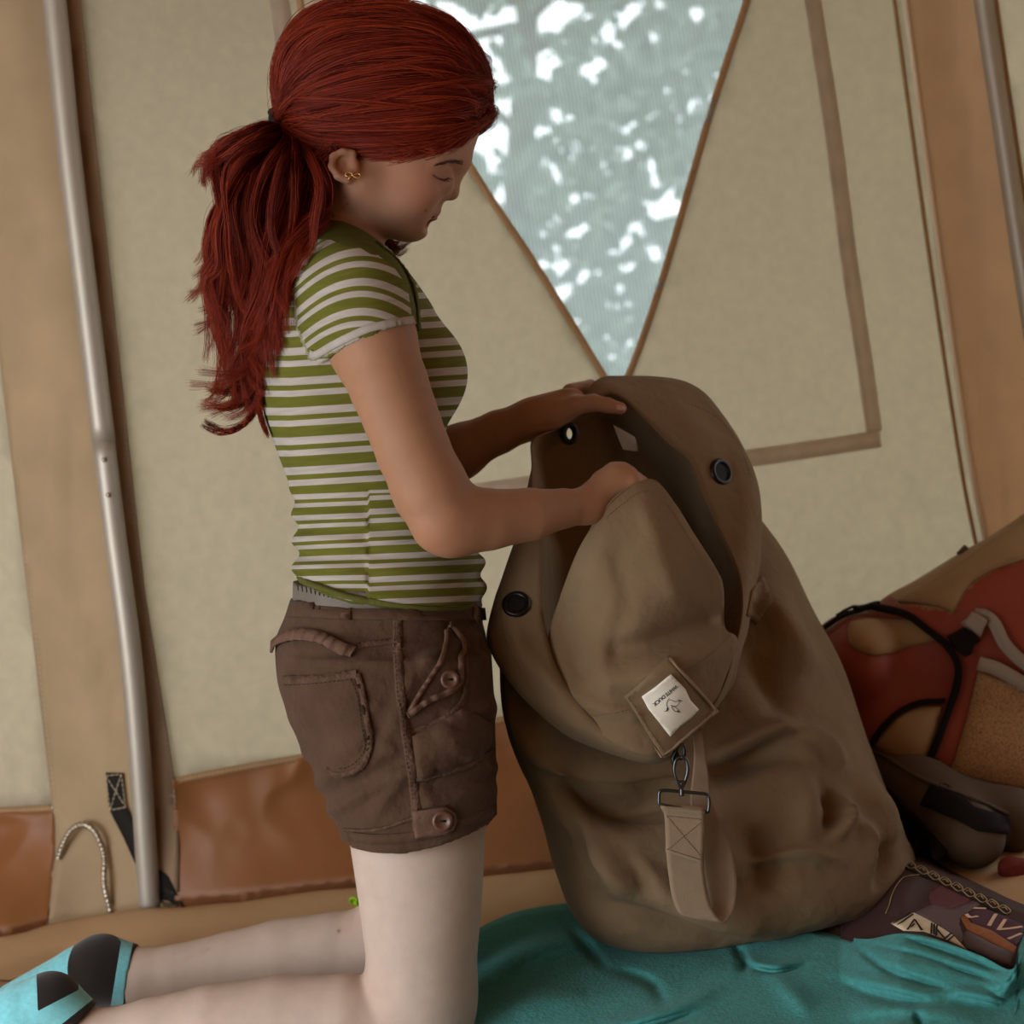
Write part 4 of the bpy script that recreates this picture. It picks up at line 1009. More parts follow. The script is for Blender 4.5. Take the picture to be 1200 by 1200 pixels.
_m = _nt.nodes.new('ShaderNodeMix'); _m.data_type = 'RGBA'; _nt.links.new(_g.outputs[0], _m.inputs['Factor']); _nt.links.new(_l, _m.inputs['A']); _m.inputs['B'].default_value = (*srgb('#1d1613'), 1); _nt.links.new(_m.outputs['Result'], _b.inputs['Base Color'])
def cf(V, x, y):
    a = x - 1140 * 0 + (y - 1140) * .16
    return np.maximum(a - 150, np.minimum(136 - a, 1 - np.hypot((x - 116) / 37, (y - 1136) / 46) if False else (1 - ((x - 116) / 37) ** 2 - ((y - 1136) / 46) ** 2) * 18))
def cn_(V, x, y):
    d = (x - 88) * .62 + (y - 1180) * .78                      # band near the cuff
    cuff = d - 6.0
    tri = np.minimum.reduce([x - (42.5 + (y - 1140) * .04), (1184 - (x - 46) * .52) - y, y - 1130, 92 - x])
    return np.maximum(cuff, tri)
sock('sock', [(182, 1141, 2.148, 35), (160, 1143, 2.15, 34), (118, 1137, 2.15, 41), (95, 1146, 2.15, 37), (20, 1178, 2.15, 28)], ((156, 1143, 2.15), (1, .12, 0)), cf, 'pale blue sock with black heel patch on the far foot')
sock('sock', [(125, 1222, 1.925, 38), (95, 1214, 1.925, 38), (58, 1178, 1.925, 38), (30, 1188, 1.925, 37), (-60, 1236, 1.93, 27)], ((100, 1190, 1.925), (1, .95, 0)), cn_, 'pale blue sock with black heel triangle on the near foot')

# ---- brows, lashes, earring
m_brow = mat('brow_hair', srgb('#4a2c20'), 0.7)
def hairs(pts_fn, n, r0, seed):
    out = []
    r = np.random.default_rng(seed)
    for k in range(n):
        ps = pts_fn(r, k)
        if ps is not None: out.append(tube(ps, np.linspace(r0, r0 * .25, len(ps)), 4, caps=False))
    return merge(out)
def brow_fn(r, k):
    t = r.random(); x, y = np.array(cr([(512, 193), (524, 190), (536, 189.5), (543, 191)], 50))[int(t * 49)]
    x += r.normal(0, .6); y += r.normal(0, .9) * (0.5 + t); dx, dy = -5, 1.0 - 3 * t + r.normal(0, .5)
    ps = []
    for u in (0, .5, 1):
        h, n = on_surface(bvh_body, x + dx * u, y + dy * u, .0006 + .0006 * u)
        if h is None: return None
        ps.append(h)
    return ps
obj('eyebrow', *hairs(brow_fn, 110, .00028, 3), m_brow, person, kind='stuff')
lash_line = cr([(507, 205), (514, 209.5), (521, 210.5), (527, 208)], 30)
obj('lash_line', *strip(lash_line[::3], bvh_body, .0016, .0003, .0006), m_brow, person)
def lash_fn(r, k):
    t = k / 23; x, y = lash_line[int(t * 29)]
    h, n = on_surface(bvh_body, x, y, .0006)
    if h is None: return None
    d = n * .5 - UP * .6 + RT * (0.15 + .5 * t); d /= np.linalg.norm(d); L = .0055 + .002 * t
    return [h, h + d * L * .5, h + d * L + UP * .0006]
obj('eyelashes', *hairs(lash_fn, 24, .0003, 4), m_brow, person, kind='stuff')
m_gold = mat('gold', srgb('#c09a5c'), 0.3, metal=0.95, spec=0.5)
ec, en = on_surface(bvh_body, 412, 206, .004)
def bow_loop(sx):
    c = ec; t = np.linspace(0, 2 * np.pi, 22)
    return tube(np.array([c + RT * sx * (.0046 + .0042 * math.cos(a)) + UP * (.0034 * math.sin(a) * (0.4 + 0.6 * (math.cos(a) + 1) / 2) + sx * -.0008) + en * .001 for a in t]), .00095, 6)
obj('earring', *merge([bow_loop(1), bow_loop(-1), tube([ec, ec - UP * .005 - RT * .0055], .0009, 6), tube([ec, ec - UP * .005 + RT * .005], .0009, 6), tube([ec - en * .002, ec + en * .002], .0017, 8)]), m_gold, person, label='small gold bow earring')
# ================================================================== hair
HB = np.array(srgb('#6e2114'))
m_hairbase = mat('red_hair_base', srgb('#3a0f08'), 0.85, spec=.04, var=(60, .25, 4), bump=[(300, .5, .002)])
m_hair = bpy.data.materials.new('red_hair'); m_hair.use_nodes = True
nt = m_hair.node_tree; b = nt.nodes['Principled BSDF']; b.inputs['Roughness'].default_value = 0.5; b.inputs['Specular IOR Level'].default_value = 0.16
hi = nt.nodes.new('ShaderNodeHairInfo'); rp = nt.nodes.new('ShaderNodeValToRGB')
rp.color_ramp.elements[0].color = (*srgb('#47120a'), 1); rp.color_ramp.elements[1].color = (*srgb('#96381d'), 1)
e_ = rp.color_ramp.elements.new(0.5); e_.color = (*srgb('#6c1e10'), 1)
nt.links.new(hi.outputs['Random'], rp.inputs[0]); nt.links.new(rp.outputs[0], b.inputs['Base Color'])

def strand_obj(name, strands, r_root, r_tip, parent, **tags):
    n = len(strands); k = strands.shape[1]
    c = bpy.data.hair_curves.new(name); c.add_curves([k] * n)
    base = world_loc(parent)
    c.attributes['position'].data.foreach_set('vector', (strands.reshape(-1, 3) - base).astype(np.float32).ravel())
    rad = c.attributes.get('radius') or c.attributes.new('radius', 'FLOAT', 'POINT')
    t = np.linspace(0, 1, k); rr = r_root + (r_tip - r_root) * t ** 2
    rad.data.foreach_set('value', np.tile(rr, n).astype(np.float32))
    c.materials.append(m_hair)
    o = bpy.data.objects.new(name, c); COL.objects.link(o); o.parent = parent; tag(o, **tags); return o

# solid cap under the strands
xs = np.arange(M(318, 0, 2)[0], M(590, 0, 2)[0], .0028); ys = np.arange(M(0, -8, 2)[1], M(0, 215, 2)[1], .0028); zs = np.arange(1.885, 2.115, .0028)
Hc = Field(xs, ys, zs)
Hc.op(ep(466, 101, HD, 104, 85, 83, 14), .02)
Hc.op(ep(467, 126, HD, 104.5, 97, 81, 20), .02)
Hc.op(ep(405, 92, HD, 72, 76, 80, -15), .03)
Hc.op(ep(395, 150, HD, 55, 36, 74, 5), .03)
P3 = np.stack(np.meshgrid(xs, ys, zs, indexing='ij'), -1)
PXg = P3[..., 0] / P3[..., 2] * FPX + 600; PYg = P3[..., 1] / P3[..., 2] * FPX + 600
# hairline: lower edge running from the forehead past the temple to the ear and behind it
HLX = [300, 372, 384, 392, 410, 425, 440, 480, 520, 545, 560, 568, 600]
HLY = [190, 190, 186, 181, 178, 179, 182, 182, 172, 160, 150, 141, 116]
cutv = (PYg - np.interp(PXg, HLX, HLY)) * 2.0 / FPX
Hc.v = np.maximum(Hc.v, cutv.astype(np.float32))
capfield = Hc
V, Q = Hc.mesh(); V = smooth_mesh(V, Q, 2, .4)
hair = obj_quads('hair', W(V), Q, m_hairbase, person, label='long bright red hair swept back into a loose ponytail')
bvh_cap_c = BVHTree.FromPolygons([tuple(v) for v in V], [tuple(q) for q in Q.tolist()])

TIE = M(336, 150, 2.0); CC = M(455, 112, 2.0)
def to_cap(p, lift):                   # push a point out from the head's centre to the cap surface
    d = p - CC; L = np.linalg.norm(d); d = d / L
    h = bvh_cap_c.ray_cast(Vector(CC + d * .25), Vector(-d))
    if h[0] is None: return p
    return np.array(h[0]) + d * lift
r = np.random.default_rng(21)
cap = []
NC = 900; KP = 18
# guides: roots along the hairline (near side, over the forehead, far side)
roots = []
for k in range(NC):
    t = r.random()
    if t < 0.55:
        x = r.uniform(386, 566); y = np.interp(x, HLX, HLY) - abs(r.normal(0, 2)); frac = (x - 386) / 180
        z = HD - (0.083 * math.sqrt(max(0.0, 1 - max(0, (x - 470) / 103) ** 2)) if x > 470 else .083)
        roots.append((x, y, z))
    else:                                            # parting along the top and the front
        a = r.uniform(0, 1); x, y = np.array(cr([(568, 138), (560, 100), (535, 58), (500, 32), (455, 18), (410, 20)], 60))[int(a * 59)]
        roots.append((x - 2, y + 2, HD - r.uniform(-.055, .06)))
for (x, y, z) in roots:
    s0 = M(x, y, z); off = r.normal(0, 1)
    e = TIE + np.array([r.normal(0, .004), r.normal(0, .008), -.012 + r.normal(0, .008)])
    ps = []
    sag = r.uniform(-.012, .018) - 0.012 * (y > 150)
    for u in np.linspace(0, 1, KP):
        p = s0 * (1 - u) + e * u
        p = p + np.array([0, -1, 0]) * sag * 4 * u * (1 - u) + np.array([.25, -1, 0]) * 0.05 * (4 * u * (1 - u)) * np.clip((175 - y) / 150, 0, 1)
        p = to_cap(p, .0012 + (.006 * abs(math.sin(u * 4 + off * 3)) * u + 0.003 * math.sin(off * 5 + u * 5)) * min(1, u * 5))
        ps.append(p)
    ps[-1] = e; ps = np.array(ps); ps[1:-1] = (ps[:-2] + 2 * ps[1:-1] + ps[2:]) / 4
    wob_ = r.normal(0, .0035, 3); ps[2:-2] += np.sin(np.linspace(0, 6.28 * r.uniform(.5, 1.4), len(ps) - 4) + off)[:, None] * wob_
    cap.append(ps)
cap = np.array(cap)
cap = cap[[np.isfinite(c).all() for c in cap]]
def clumps(guides, per, spread, frizz, wave, seed, taper=0.5, kk=None):
    r = np.random.default_rng(seed); out = []
    for g in guides:
        g = cr(g, kk or len(g)); n = len(g); t = np.linspace(0, 1, n)[:, None]
        for _ in range(per):
            o = r.normal(0, spread, 3); f = r.normal(0, frizz, (5, 3)); fr = cr(f, n)
            ph = r.random() * 6.28; wv = wave * np.sin(t * r.uniform(8, 14) + ph) * r.normal(0, 1, 3)
            out.append(g + o * (1 - taper * t) + fr * (0.3 + t) + wv * t)
    return np.array(out)
capS = clumps(cap, 26, .0028, .0008, .0004, 5, .3, 22)
strand_obj('hair_strands', W(capS), .00026, .00016, hair, kind='stuff')

# ponytail: guides from the tie, falling in loose waves
pony_ctrl = [
    # (list of picture points, depth shift)
    [(336, 150), (310, 158), (272, 170), (255, 195), (262, 250), (272, 320), (280, 390), (290, 440), (288, 480), (262, 500)],
    [(336, 152), (318, 165), (290, 185), (275, 230), (282, 300), (300, 370), (300, 430), (305, 470), (318, 497)],
    [(336, 154), (330, 170), (310, 200), (300, 260), (320, 320), (318, 380), (300, 420), (275, 455), (250, 462)],
    [(338, 154), (342, 175), (335, 210), (330, 270), (345, 320), (340, 370), (325, 410), (315, 450), (300, 490), (270, 508)],
    [(340, 152), (355, 178), (362, 220), (360, 270), (352, 320), (335, 360), (345, 400), (368, 430), (362, 455)],
    [(342, 152), (365, 180), (382, 220), (380, 260), (372, 305), (350, 340), (332, 390), (320, 440), (312, 470)],
    [(336, 148), (300, 150), (265, 165), (242, 182), (236, 200)],
    [(336, 149), (305, 154), (275, 168), (250, 178), (240, 176)],
    [(338, 152), (322, 180), (296, 210), (262, 250), (248, 300), (255, 350), (268, 380), (262, 410)],
    [(338, 152), (315, 175), (283, 200), (258, 260), (258, 310), (240, 325), (250, 370), (262, 420), (268, 470), (248, 475)],
    [(345, 155), (372, 185), (384, 240), (383, 290), (378, 330), (362, 370), (338, 405)],
    [(336, 153), (320, 172), (300, 200), (292, 260), (304, 310), (325, 350), (340, 395), (358, 412), (372, 440)],
    [(338, 152), (340, 190), (326, 240), (312, 290), (306, 350), (285, 400), (290, 445), (322, 480), (322, 500)],
    [(338, 153), (352, 190), (352, 240), (340, 290), (322, 340), (312, 390), (305, 440), (285, 480), (252, 492)],
]
r = np.random.default_rng(33); pony = []; NG = 210
P_ = [cr(np.array([(x, y) for x, y in c], float), 40) for c in pony_ctrl]
for k in range(NG):
    i = k % len(P_); j = int(r.integers(len(P_))); tuft = i in (6, 7)
    w = r.random() * (.35 if not tuft and j not in (6, 7) else .08)
    g = P_[i] * (1 - w) + P_[j] * w
    u = np.linspace(0, 1, 40)
    L = r.uniform(.62, 1.0); g = np.stack([np.interp(u * L, u, g[:, 0]), np.interp(u * L, u, g[:, 1])], 1)
    a = r.random() * 6.28; am = r.uniform(3, 11) * (.3 if tuft else 1); fq = r.uniform(6, 13)
    jx = r.normal(0, 5) * u ** .6 + am * np.sin(u * fq + a) * u ** .8; jy = r.normal(0, 7) * u + am * .6 * np.cos(u * fq * .9 + a) * u
    if not tuft:                                     # ends turn outwards
        cl = np.clip((u - .78) / .22, 0, 1) ** 1.6 * r.choice([-1, -1, 1]) * r.uniform(8, 34); jx = jx + cl; jy = jy - np.abs(cl) * .35
    dz = 2.0 + r.normal(0, .034) * np.minimum(1, u * 4) - .028 * np.minimum(1, u * 3) - 0.014 * np.sin(u * 7 + a) * u
    pony.append(np.array([M(x + a1, y + a2, d) for (x, y), a1, a2, d in zip(g, jx, jy, dz)]))
# single curling locks at the ends and over the shoulder
LOCKS = [[(300, 330), (318, 365), (342, 392), (362, 420), (369, 440), (362, 458), (350, 462)], [(290, 400), (288, 440), (276, 458), (260, 462), (247, 458)], [(300, 430), (292, 460), (278, 476), (262, 480), (248, 475)],
         [(296, 440), (298, 480), (282, 500), (262, 506), (246, 500), (240, 496)], [(304, 450), (310, 480), (318, 498), (326, 505)],
         [(262, 300), (245, 312), (240, 330), (250, 352), (258, 390), (265, 420)], [(258, 250), (246, 290), (254, 300), (265, 296)], [(372, 210), (388, 240), (392, 262), (384, 275)], [(384, 260), (378, 310), (362, 345), (345, 365)],
         [(345, 255), (352, 280), (372, 292), (380, 278)], [(330, 330), (336, 360), (330, 385), (318, 400)], [(316, 385), (308, 420), (296, 440), (284, 452)]]
locks = []
for c in LOCKS:
    for q in range(4):
        g = cr(np.array(c, float) + r.normal(0, 1.5, 2), 40); u = np.linspace(0, 1, 40)
        g = g + np.stack([r.normal(0, 3) * u, r.normal(0, 3) * u], 1)
        locks.append(np.array([M(x, y, 1.962 + r.normal(0, .004)) for x, y in g]))
pony = np.array(pony)
# keep the hair outside the back and shoulder
bv_c = bvh_shirt
def push_out(pts_w, gap):
    out = pts_w.copy()
    for k in range(len(out)):
        p = Vector(out[k]); loc, n, idx, dist = bv_c.find_nearest(p, 0.12)
        if loc is None: continue
        s = (p - loc).dot(n)
        if s < gap: out[k] = np.array(loc + n * gap)
    return out
ponyW = np.array([push_out(W(g), r.uniform(.004, .02)) for g in pony])
ponyW[:, 1:-1] = (ponyW[:, :-2] + 2 * ponyW[:, 1:-1] + ponyW[:, 2:]) / 4
ponyS = clumps(ponyW, 40, .0036, .0020, .0012, 6, .78)
locksW = np.array([push_out(W(g), .006) for g in locks]); lockS = clumps(locksW, 22, .0020, .0009, .0004, 16, .55)
tail = obj('ponytail', *merge([tube(g, np.concatenate([np.linspace(.004, .0065, 8), np.linspace(.0065, .0006, 20)]), 6) for g in ponyW[:150, :28]]), m_hairbase, hair)
strand_obj('hair_strands', ponyS, .00022, .00008, hair, kind='stuff')
strand_obj('hair_strands', lockS, .00022, .00007, hair, kind='stuff')
# flyaways and the lock hanging on the far side of the chin
fly = []
for k in range(60):
    g = W(cap[int(r.integers(len(cap)))]); n0 = int(r.integers(2, 9)); q = g[n0:n0 + 8].copy(); t = np.linspace(0, 1, len(q))[:, None]
    d = UP * r.uniform(.2, 1) - RT * r.uniform(-.3, .8) - FW * r.uniform(-.2, .4); fly.append(cr(q + d * t ** 1.4 * r.uniform(.003, .014), 14))
for k in range(70):
    g = ponyW[int(r.integers(len(ponyW)))]; n = int(r.integers(14, 30)); q = g[max(0, n - 12):n].copy(); t = np.linspace(0, 1, len(q))[:, None]
    d = -RT * r.uniform(-.2, 1) + UP * r.normal(0, .6) - FW * r.uniform(0, .5); fly.append(cr(q + d * t ** 1.5 * r.uniform(.01, .035), 14))
strand_obj('loose_hairs', np.array(fly), .00018, .00006, hair, kind='stuff')
lock = []
for k in range(16):
    x1 = r.uniform(455, 482); y1 = r.uniform(278, 296)
    pts = [(428 + r.normal(0, 4), 222, 2.085), (438 + r.normal(0, 2), 258, 2.085), (446 + r.normal(0, 4), 272 + r.normal(0, 2), 2.08), (453 + r.normal(0, 5), 284 + r.normal(0, 4), 2.078), ((453 + x1) / 2, y1 + 4, 2.076), (x1, y1 - r.uniform(0, 6), 2.075)]
    lock.append(cr(np.array([M(*p) for p in pts]), 18))
strand_obj('hair_strands', W(clumps(np.array(lock), 16, .0011, .0014, .0006, 9, .5)), .00022, .00007, hair, kind='stuff')
# swept hair behind the ear down the neck
nb = []
for k in range(44):
    s_ = r.random(); e_ = r.normal(0, 6)
    pts = [(391 + r.normal(0, 3), 176 + r.normal(0, 2), 1.935 + r.normal(0, .004)), (383 + r.normal(0, 3) - 10 * s_, 188, 1.935), (382 - 22 * s_ + e_ * .3, 212 + r.normal(0, 5), 1.94), (379 - 34 * s_ + e_ * .6, 256 + r.normal(0, 9), 1.93), (374 - 40 * s_ + e_, 304 + r.normal(0, 12), 1.91), (354 - 30 * s_ + e_ + r.normal(0, 8), 355 + r.normal(0, 18), 1.90), (338 - 26 * s_ + e_ + r.normal(0, 12), 400 + r.normal(0, 22), 1.90)]
    if r.random() < .4: pts = pts[:-1]
    g = cr(np.array([M(*p) for p in pts]), 26); u = np.linspace(0, 1, 26)[:, None]; g = g + np.array([1, .3, 0]) * .004 * np.sin(u * r.uniform(6, 12) + r.random() * 6) * u; nb.append(g)
nbW = np.array([push_out(W(g), r.uniform(.004, .012)) for g in nb]); nbW[:, 1:-1] = (nbW[:, :-2] + 2 * nbW[:, 1:-1] + nbW[:, 2:]) / 4
strand_obj('hair_strands', clumps(nbW, 44, .0036, .0016, .0008, 10, .75), .00024, .0001, hair, kind='stuff')
obj('nape_hair', *merge([tube(g, np.concatenate([np.full(8, .006), np.linspace(.006, .001, 8)]), 6) for g in nbW[:, :16]]), m_hairbase, hair)
# hair tie
tc_ = M(329, 151, 1.996); ax = np.array([.75, -.2, 0]); ax /= np.linalg.norm(ax); uu = np.array([.2, .75, 0.0]); uu /= np.linalg.norm(uu); vv = np.cross(ax, uu)
tt = np.linspace(0, 2 * np.pi, 40)
ring = np.array([tc_ + .0215 * (math.cos(a) * uu + math.sin(a) * vv) + ax * .002 * math.sin(a * 7) for a in tt])
obj('hair_tie', *merge([tube(W(ring + ax * s), .0055, 8, caps=False) for s in (-.003, .003)]), mat('black_elastic', srgb('#1a1513'), .6, bump=[(400, .4, .001)]), person)
# ================================================================== the duffel bag
m_bag = mat('bag_canvas', srgb('#705c45'), 0.9, var=(16, .10, 5), bump=[(700, .25, .0006), (24, .5, .012)], spec=0.15, sheen=0.03)
m_bagin = mat('bag_canvas_inside', srgb('#5d4730'), 0.92, var=(16, .10, 5), bump=[(700, .25, .0006), (18, .4, .008)], spec=0.15)
m_web = mat('webbing', srgb('#84705c'), 0.9, var=(60, .08, 3), bump=[(1100, .5, .0008)], spec=0.2)
m_gun = mat('gunmetal', srgb('#4a4b4d'), 0.28, metal=0.9, spec=0.5)
m_blk = mat('black_metal', srgb('#15120f'), 0.35, metal=0.5, spec=0.5)
bag = empty('duffel_bag', G(870, 1050), 'large brown canvas duffel bag standing open on the teal blanket', 'duffel bag')
ST = [  # round the mouth, clockwise from the held corner: outer silhouette (px, py, depth), mouth edge (px, py, depth)
    ((700, 452, 2.165), (703, 466, 2.150)), ((722, 440, 2.20), (722, 462, 2.150)), ((768, 440, 2.24), (752, 487, 2.150)), ((812, 452, 2.27), (783, 518, 2.155)),
    ((851, 492, 2.27), (811, 543, 2.155)), ((883, 545, 2.24), (828, 588, 2.150)), ((893, 600, 2.20), (851, 632, 2.135)), ((890, 650, 2.17), (866, 668, 2.11)),
    ((882, 700, 2.14), (871, 708, 2.08)), ((872, 760, 2.10), (864, 752, 2.045)), ((849, 822, 2.05), (842, 816, 2.005)), ((805, 874, 2.005), (802, 866, 1.97)),
    ((772, 895, 1.985), (768, 884, 1.945)), ((718, 884, 1.975), (730, 874, 1.935)), ((660, 850, 1.965), (694, 842, 1.94)), ((605, 805, 1.965), (656, 792, 1.95)),
    ((573, 760, 1.975), (640, 745, 1.965)), ((571, 725, 1.99), (634, 690, 1.98)), ((589, 665, 2.02), (634, 640, 2.005)), ((612, 600, 2.07), (627, 600, 2.05)),
    ((621, 550, 2.10), (625, 550, 2.085)), ((623, 514, 2.125), (627, 517, 2.11)), ((655, 500, 2.15), (655, 503, 2.136)), ((683, 482, 2.16), (682, 484, 2.145))]
Sp = np.array([M(*a) for a, b in ST]); Ep = np.array([M(*b) for a, b in ST])
al = np.array([math.atan2((a[1] - 665) / 225, (a[0] - 735) / 160) for a, b in ST])
al = np.unwrap(al)
NA = 210
tI = np.linspace(0, len(ST), NA, endpoint=False)
ALP = np.interp(tI, np.arange(len(ST) + 1), np.append(al, al[0] + 2 * math.pi))
S_l = cr(Sp, NA, True); E_l = cr(Ep, NA, True)
BR = [  # rings up the body: left, right, front, back
    ((690, 1080, 2.25), (1052, 1000, 2.30), (905, 1111, 2.07), (850, 1000, 2.46)),
    ((660, 1040, 2.23), (1064, 985, 2.30), (890, 1090, 2.015), (850, 960, 2.47)),
    ((645, 985, 2.20), (1046, 940, 2.29), (872, 1052, 1.995), (845, 890, 2.45)),
    ((630, 925, 2.17), (1020, 885, 2.27), (850, 1010, 2.0), (842, 820, 2.42)),
    ((612, 860, 2.13), (990, 825, 2.25), (815, 965, 2.015), (836, 750, 2.38)),
    ((596, 805, 2.09), (958, 765, 2.23), (788, 925, 2.03), (825, 705, 2.34)),
    ((586, 765, 2.05), (924, 705, 2.21), (778, 905, 2.03), (805, 640, 2.31))]
rings = []
for L, R, Fp, B in BR:
    l, r_, f_, b_ = M(*L), M(*R), M(*Fp), M(*B); c = (l + r_) / 2; U = (r_ - l) / 2; e = 2 / 2.5
    ca, sa = np.cos(ALP), np.sin(ALP); sc_ = lambda v: np.sign(v) * np.abs(v) ** e
    sq_ = np.where(sa[:, None] > 0, sc_(sa)[:, None] * (f_ - c), -sc_(sa)[:, None] * (b_ - c))
    rings.append(c + sc_(ca)[:, None] * U + sq_)
cS = S_l.mean(0); T_l = S_l * .86 + cS * .14 + np.array([0, .012, .045])
rows = np.array(rings + [T_l, S_l])
body_rows = np.stack([cr(rows[:, j], 124) for j in range(NA)], 1)
# hem roll between silhouette and mouth edge, then the inside
cen = M(752, 640, 2.08)
n_b = 10; band = []
for k in range(1, n_b + 1):
    t = k / n_b; p = S_l * (1 - t) + E_l * t
    p = p + np.array([0, 0, -1.0]) * (.010 * math.sin(math.pi * t)) ; band.append(p)
lip = E_l + (cen - E_l) * .010 + np.array([0, 0, .004])
inn = []
deep = M(775, 700, 2.33)
for t, q in ((.03, .03), (.08, .09), (.15, .15), (.26, .21), (.42, .25), (.62, .26), (.85, .26)):
    inn.append(lip * (1 - t) + deep * t + np.array([0, 0, q * .55]))
GR = np.concatenate([body_rows, np.array(band), lip[None], np.array(inn)], 0)
body_rows[-1] = S_l; nB = len(body_rows)
# folds
nrm = grid_normals(GR, cv=True); cgr = GR[:nB].reshape(-1, 3).mean(0)
if ((GR[10] - cgr) * nrm[10]).sum() < 0: nrm = -nrm
px_ = GR[..., 0] / GR[..., 2] * FPX + 600; py_ = GR[..., 1] / GR[..., 2] * FPX + 600
disp = np.zeros(GR.shape[:2])
vv_ = np.clip(np.arange(GR.shape[0]) / nB, 0, 1)[:, None]
env = np.where(np.arange(GR.shape[0])[:, None] < nB, np.clip(vv_ * 12, 0, 1), 0.0)
def ridge(pts, w, a, rows_=None):
    global disp
    q = cr(np.array(pts, float), 40); dd = np.hypot(px_[..., None] - q[:, 0], py_[..., None] - q[:, 1]); d = dd.min(-1); tp = np.sin(np.pi * np.clip(dd.argmin(-1) / 39, .02, .98)) ** .6
    msk = env if rows_ is None else rows_; disp = disp + a * tp * np.exp(-(d / w) ** 2) * msk * (GR[..., 2] < 2.3)
for pts, w, a in (([(890, 850), (930, 862), (960, 880), (985, 905)], 14, .010), ([(830, 905), (880, 890), (920, 868)], 16, -.010), ([(835, 890), (880, 868), (915, 850)], 11, .010), ([(800, 925), (740, 945), (690, 940), (650, 915)], 22, -.016), ([(690, 985), (720, 1020), (740, 1050)], 14, .009),
                  ([(655, 960), (680, 1010), (700, 1060)], 12, -.008), ([(960, 930), (975, 950), (966, 975)], 9, -.008), ([(975, 935), (990, 960), (975, 985)], 9, .007), ([(1000, 905), (1030, 950), (1048, 990)], 13, .007), ([(760, 1040), (830, 1070), (900, 1085)], 20, .007),
                  ([(840, 960), (835, 1000), (850, 1040)], 18, .008), ([(880, 965), (900, 1010), (890, 1050)], 20, -.009), ([(925, 900), (940, 940), (945, 990)], 16, .006), ([(900, 700), (925, 745), (950, 790)], 14, .006), ([(880, 760), (905, 800), (925, 845)], 18, -.007), ([(1030, 985), (1040, 1015), (1030, 1050)], 9, -.006), ([(690, 1055), (800, 1090), (900, 1104)], 10, -.006), ([(640, 900), (700, 925), (770, 930)], 6, .004), ([(652, 950), (672, 1000), (692, 1050)], 6, .005), ([(905, 870), (935, 885), (955, 910)], 6, .004), ([(1000, 960), (1020, 985), (1022, 1020)], 6, .004), ([(868, 1010), (930, 1000), (985, 1010)], 7, .004), ([(745, 1000), (770, 1030), (780, 1060)], 7, .004)):
    ridge(pts, w, a * 3.4)
nz_ = noise3(GR * np.array([1, .7, 1]), 24, 71, 2); disp += env * (.006 * nz_ + .010 * (.3 - np.abs(noise3(GR * np.array([1.2, .8, 1]), 17, 74, 2))))
inm = (np.arange(GR.shape[0])[:, None] >= nB + n_b).astype(float)
bandm = ((np.arange(GR.shape[0])[:, None] >= nB - 10) & (np.arange(GR.shape[0])[:, None] < nB + n_b)).astype(float)
disp += bandm * .0028 * noise3(GR, 22, 72, 2)
for pts, w, a in (([(590, 700), (610, 760), (650, 815), (690, 850)], 12, .006), ([(615, 770), (640, 810), (680, 840)], 9, -.006), ([(850, 500), (872, 560), (880, 620)], 12, .005), ([(780, 470), (820, 510), (850, 560)], 12, .004)): ridge(pts, w, a * 1.8, bandm)
GR = GR + nrm * disp[..., None]
# folds of the inner wall
for pts, w, a in (([(700, 520), (672, 540), (660, 575), (668, 610), (676, 625)], 11, .022), ([(690, 500), (720, 545), (715, 580)], 14, -.014), ([(640, 520), (640, 570), (650, 600)], 10, .012)):
    q = cr(np.array(pts, float), 40); px_ = GR[..., 0] / GR[..., 2] * FPX + 600; py_ = GR[..., 1] / GR[..., 2] * FPX + 600
    d = np.min(np.hypot(px_[..., None] - q[:, 0], py_[..., None] - q[:, 1]), -1); GR[..., 2] -= a * np.exp(-(d / w) ** 2) * inm * np.clip((np.arange(GR.shape[0])[:, None] - nB - n_b) / 2, 0, 1)
GR = GR + inm[..., None] * .0035 * noise3(GR, 20, 73, 2)[..., None] * np.array([0, 0, 1.0])
Wg = W(GR)
Wg[:nB, :, 2] = np.maximum(Wg[:nB, :, 2], .018)
nr = GR.shape[0]
faces = grid_faces(nr, NA, cv=True)
# eyelet hole on the held side goes right through the cloth
ctr = Wg.reshape(-1, 3)[faces].mean(1); fx, fy = PX(ctr); dep = (ctr - CAM) @ FW
fr_ = faces.min(1) // NA
drop = (np.hypot(fx - 669, fy - 508) < 9.5) & (fr_ > nB - 50) & (dep < 2.5)
shell_f = [tuple(f) for f in faces[~drop].tolist()]
base_c = Wg[0].mean(0); VV = np.vstack([Wg.reshape(-1, 3), base_c[None], Wg[-1].mean(0)[None]]); o1 = len(VV) - 2; o2 = len(VV) - 1
shell_f += [(o1, (j + 1) % NA, j) for j in range(NA)] + [(o2, (nr - 1) * NA + j, (nr - 1) * NA + (j + 1) % NA) for j in range(NA)]
shell = obj('bag_shell', VV, shell_f, m_bag, bag)
bvh_bag = bvh_of(shell)

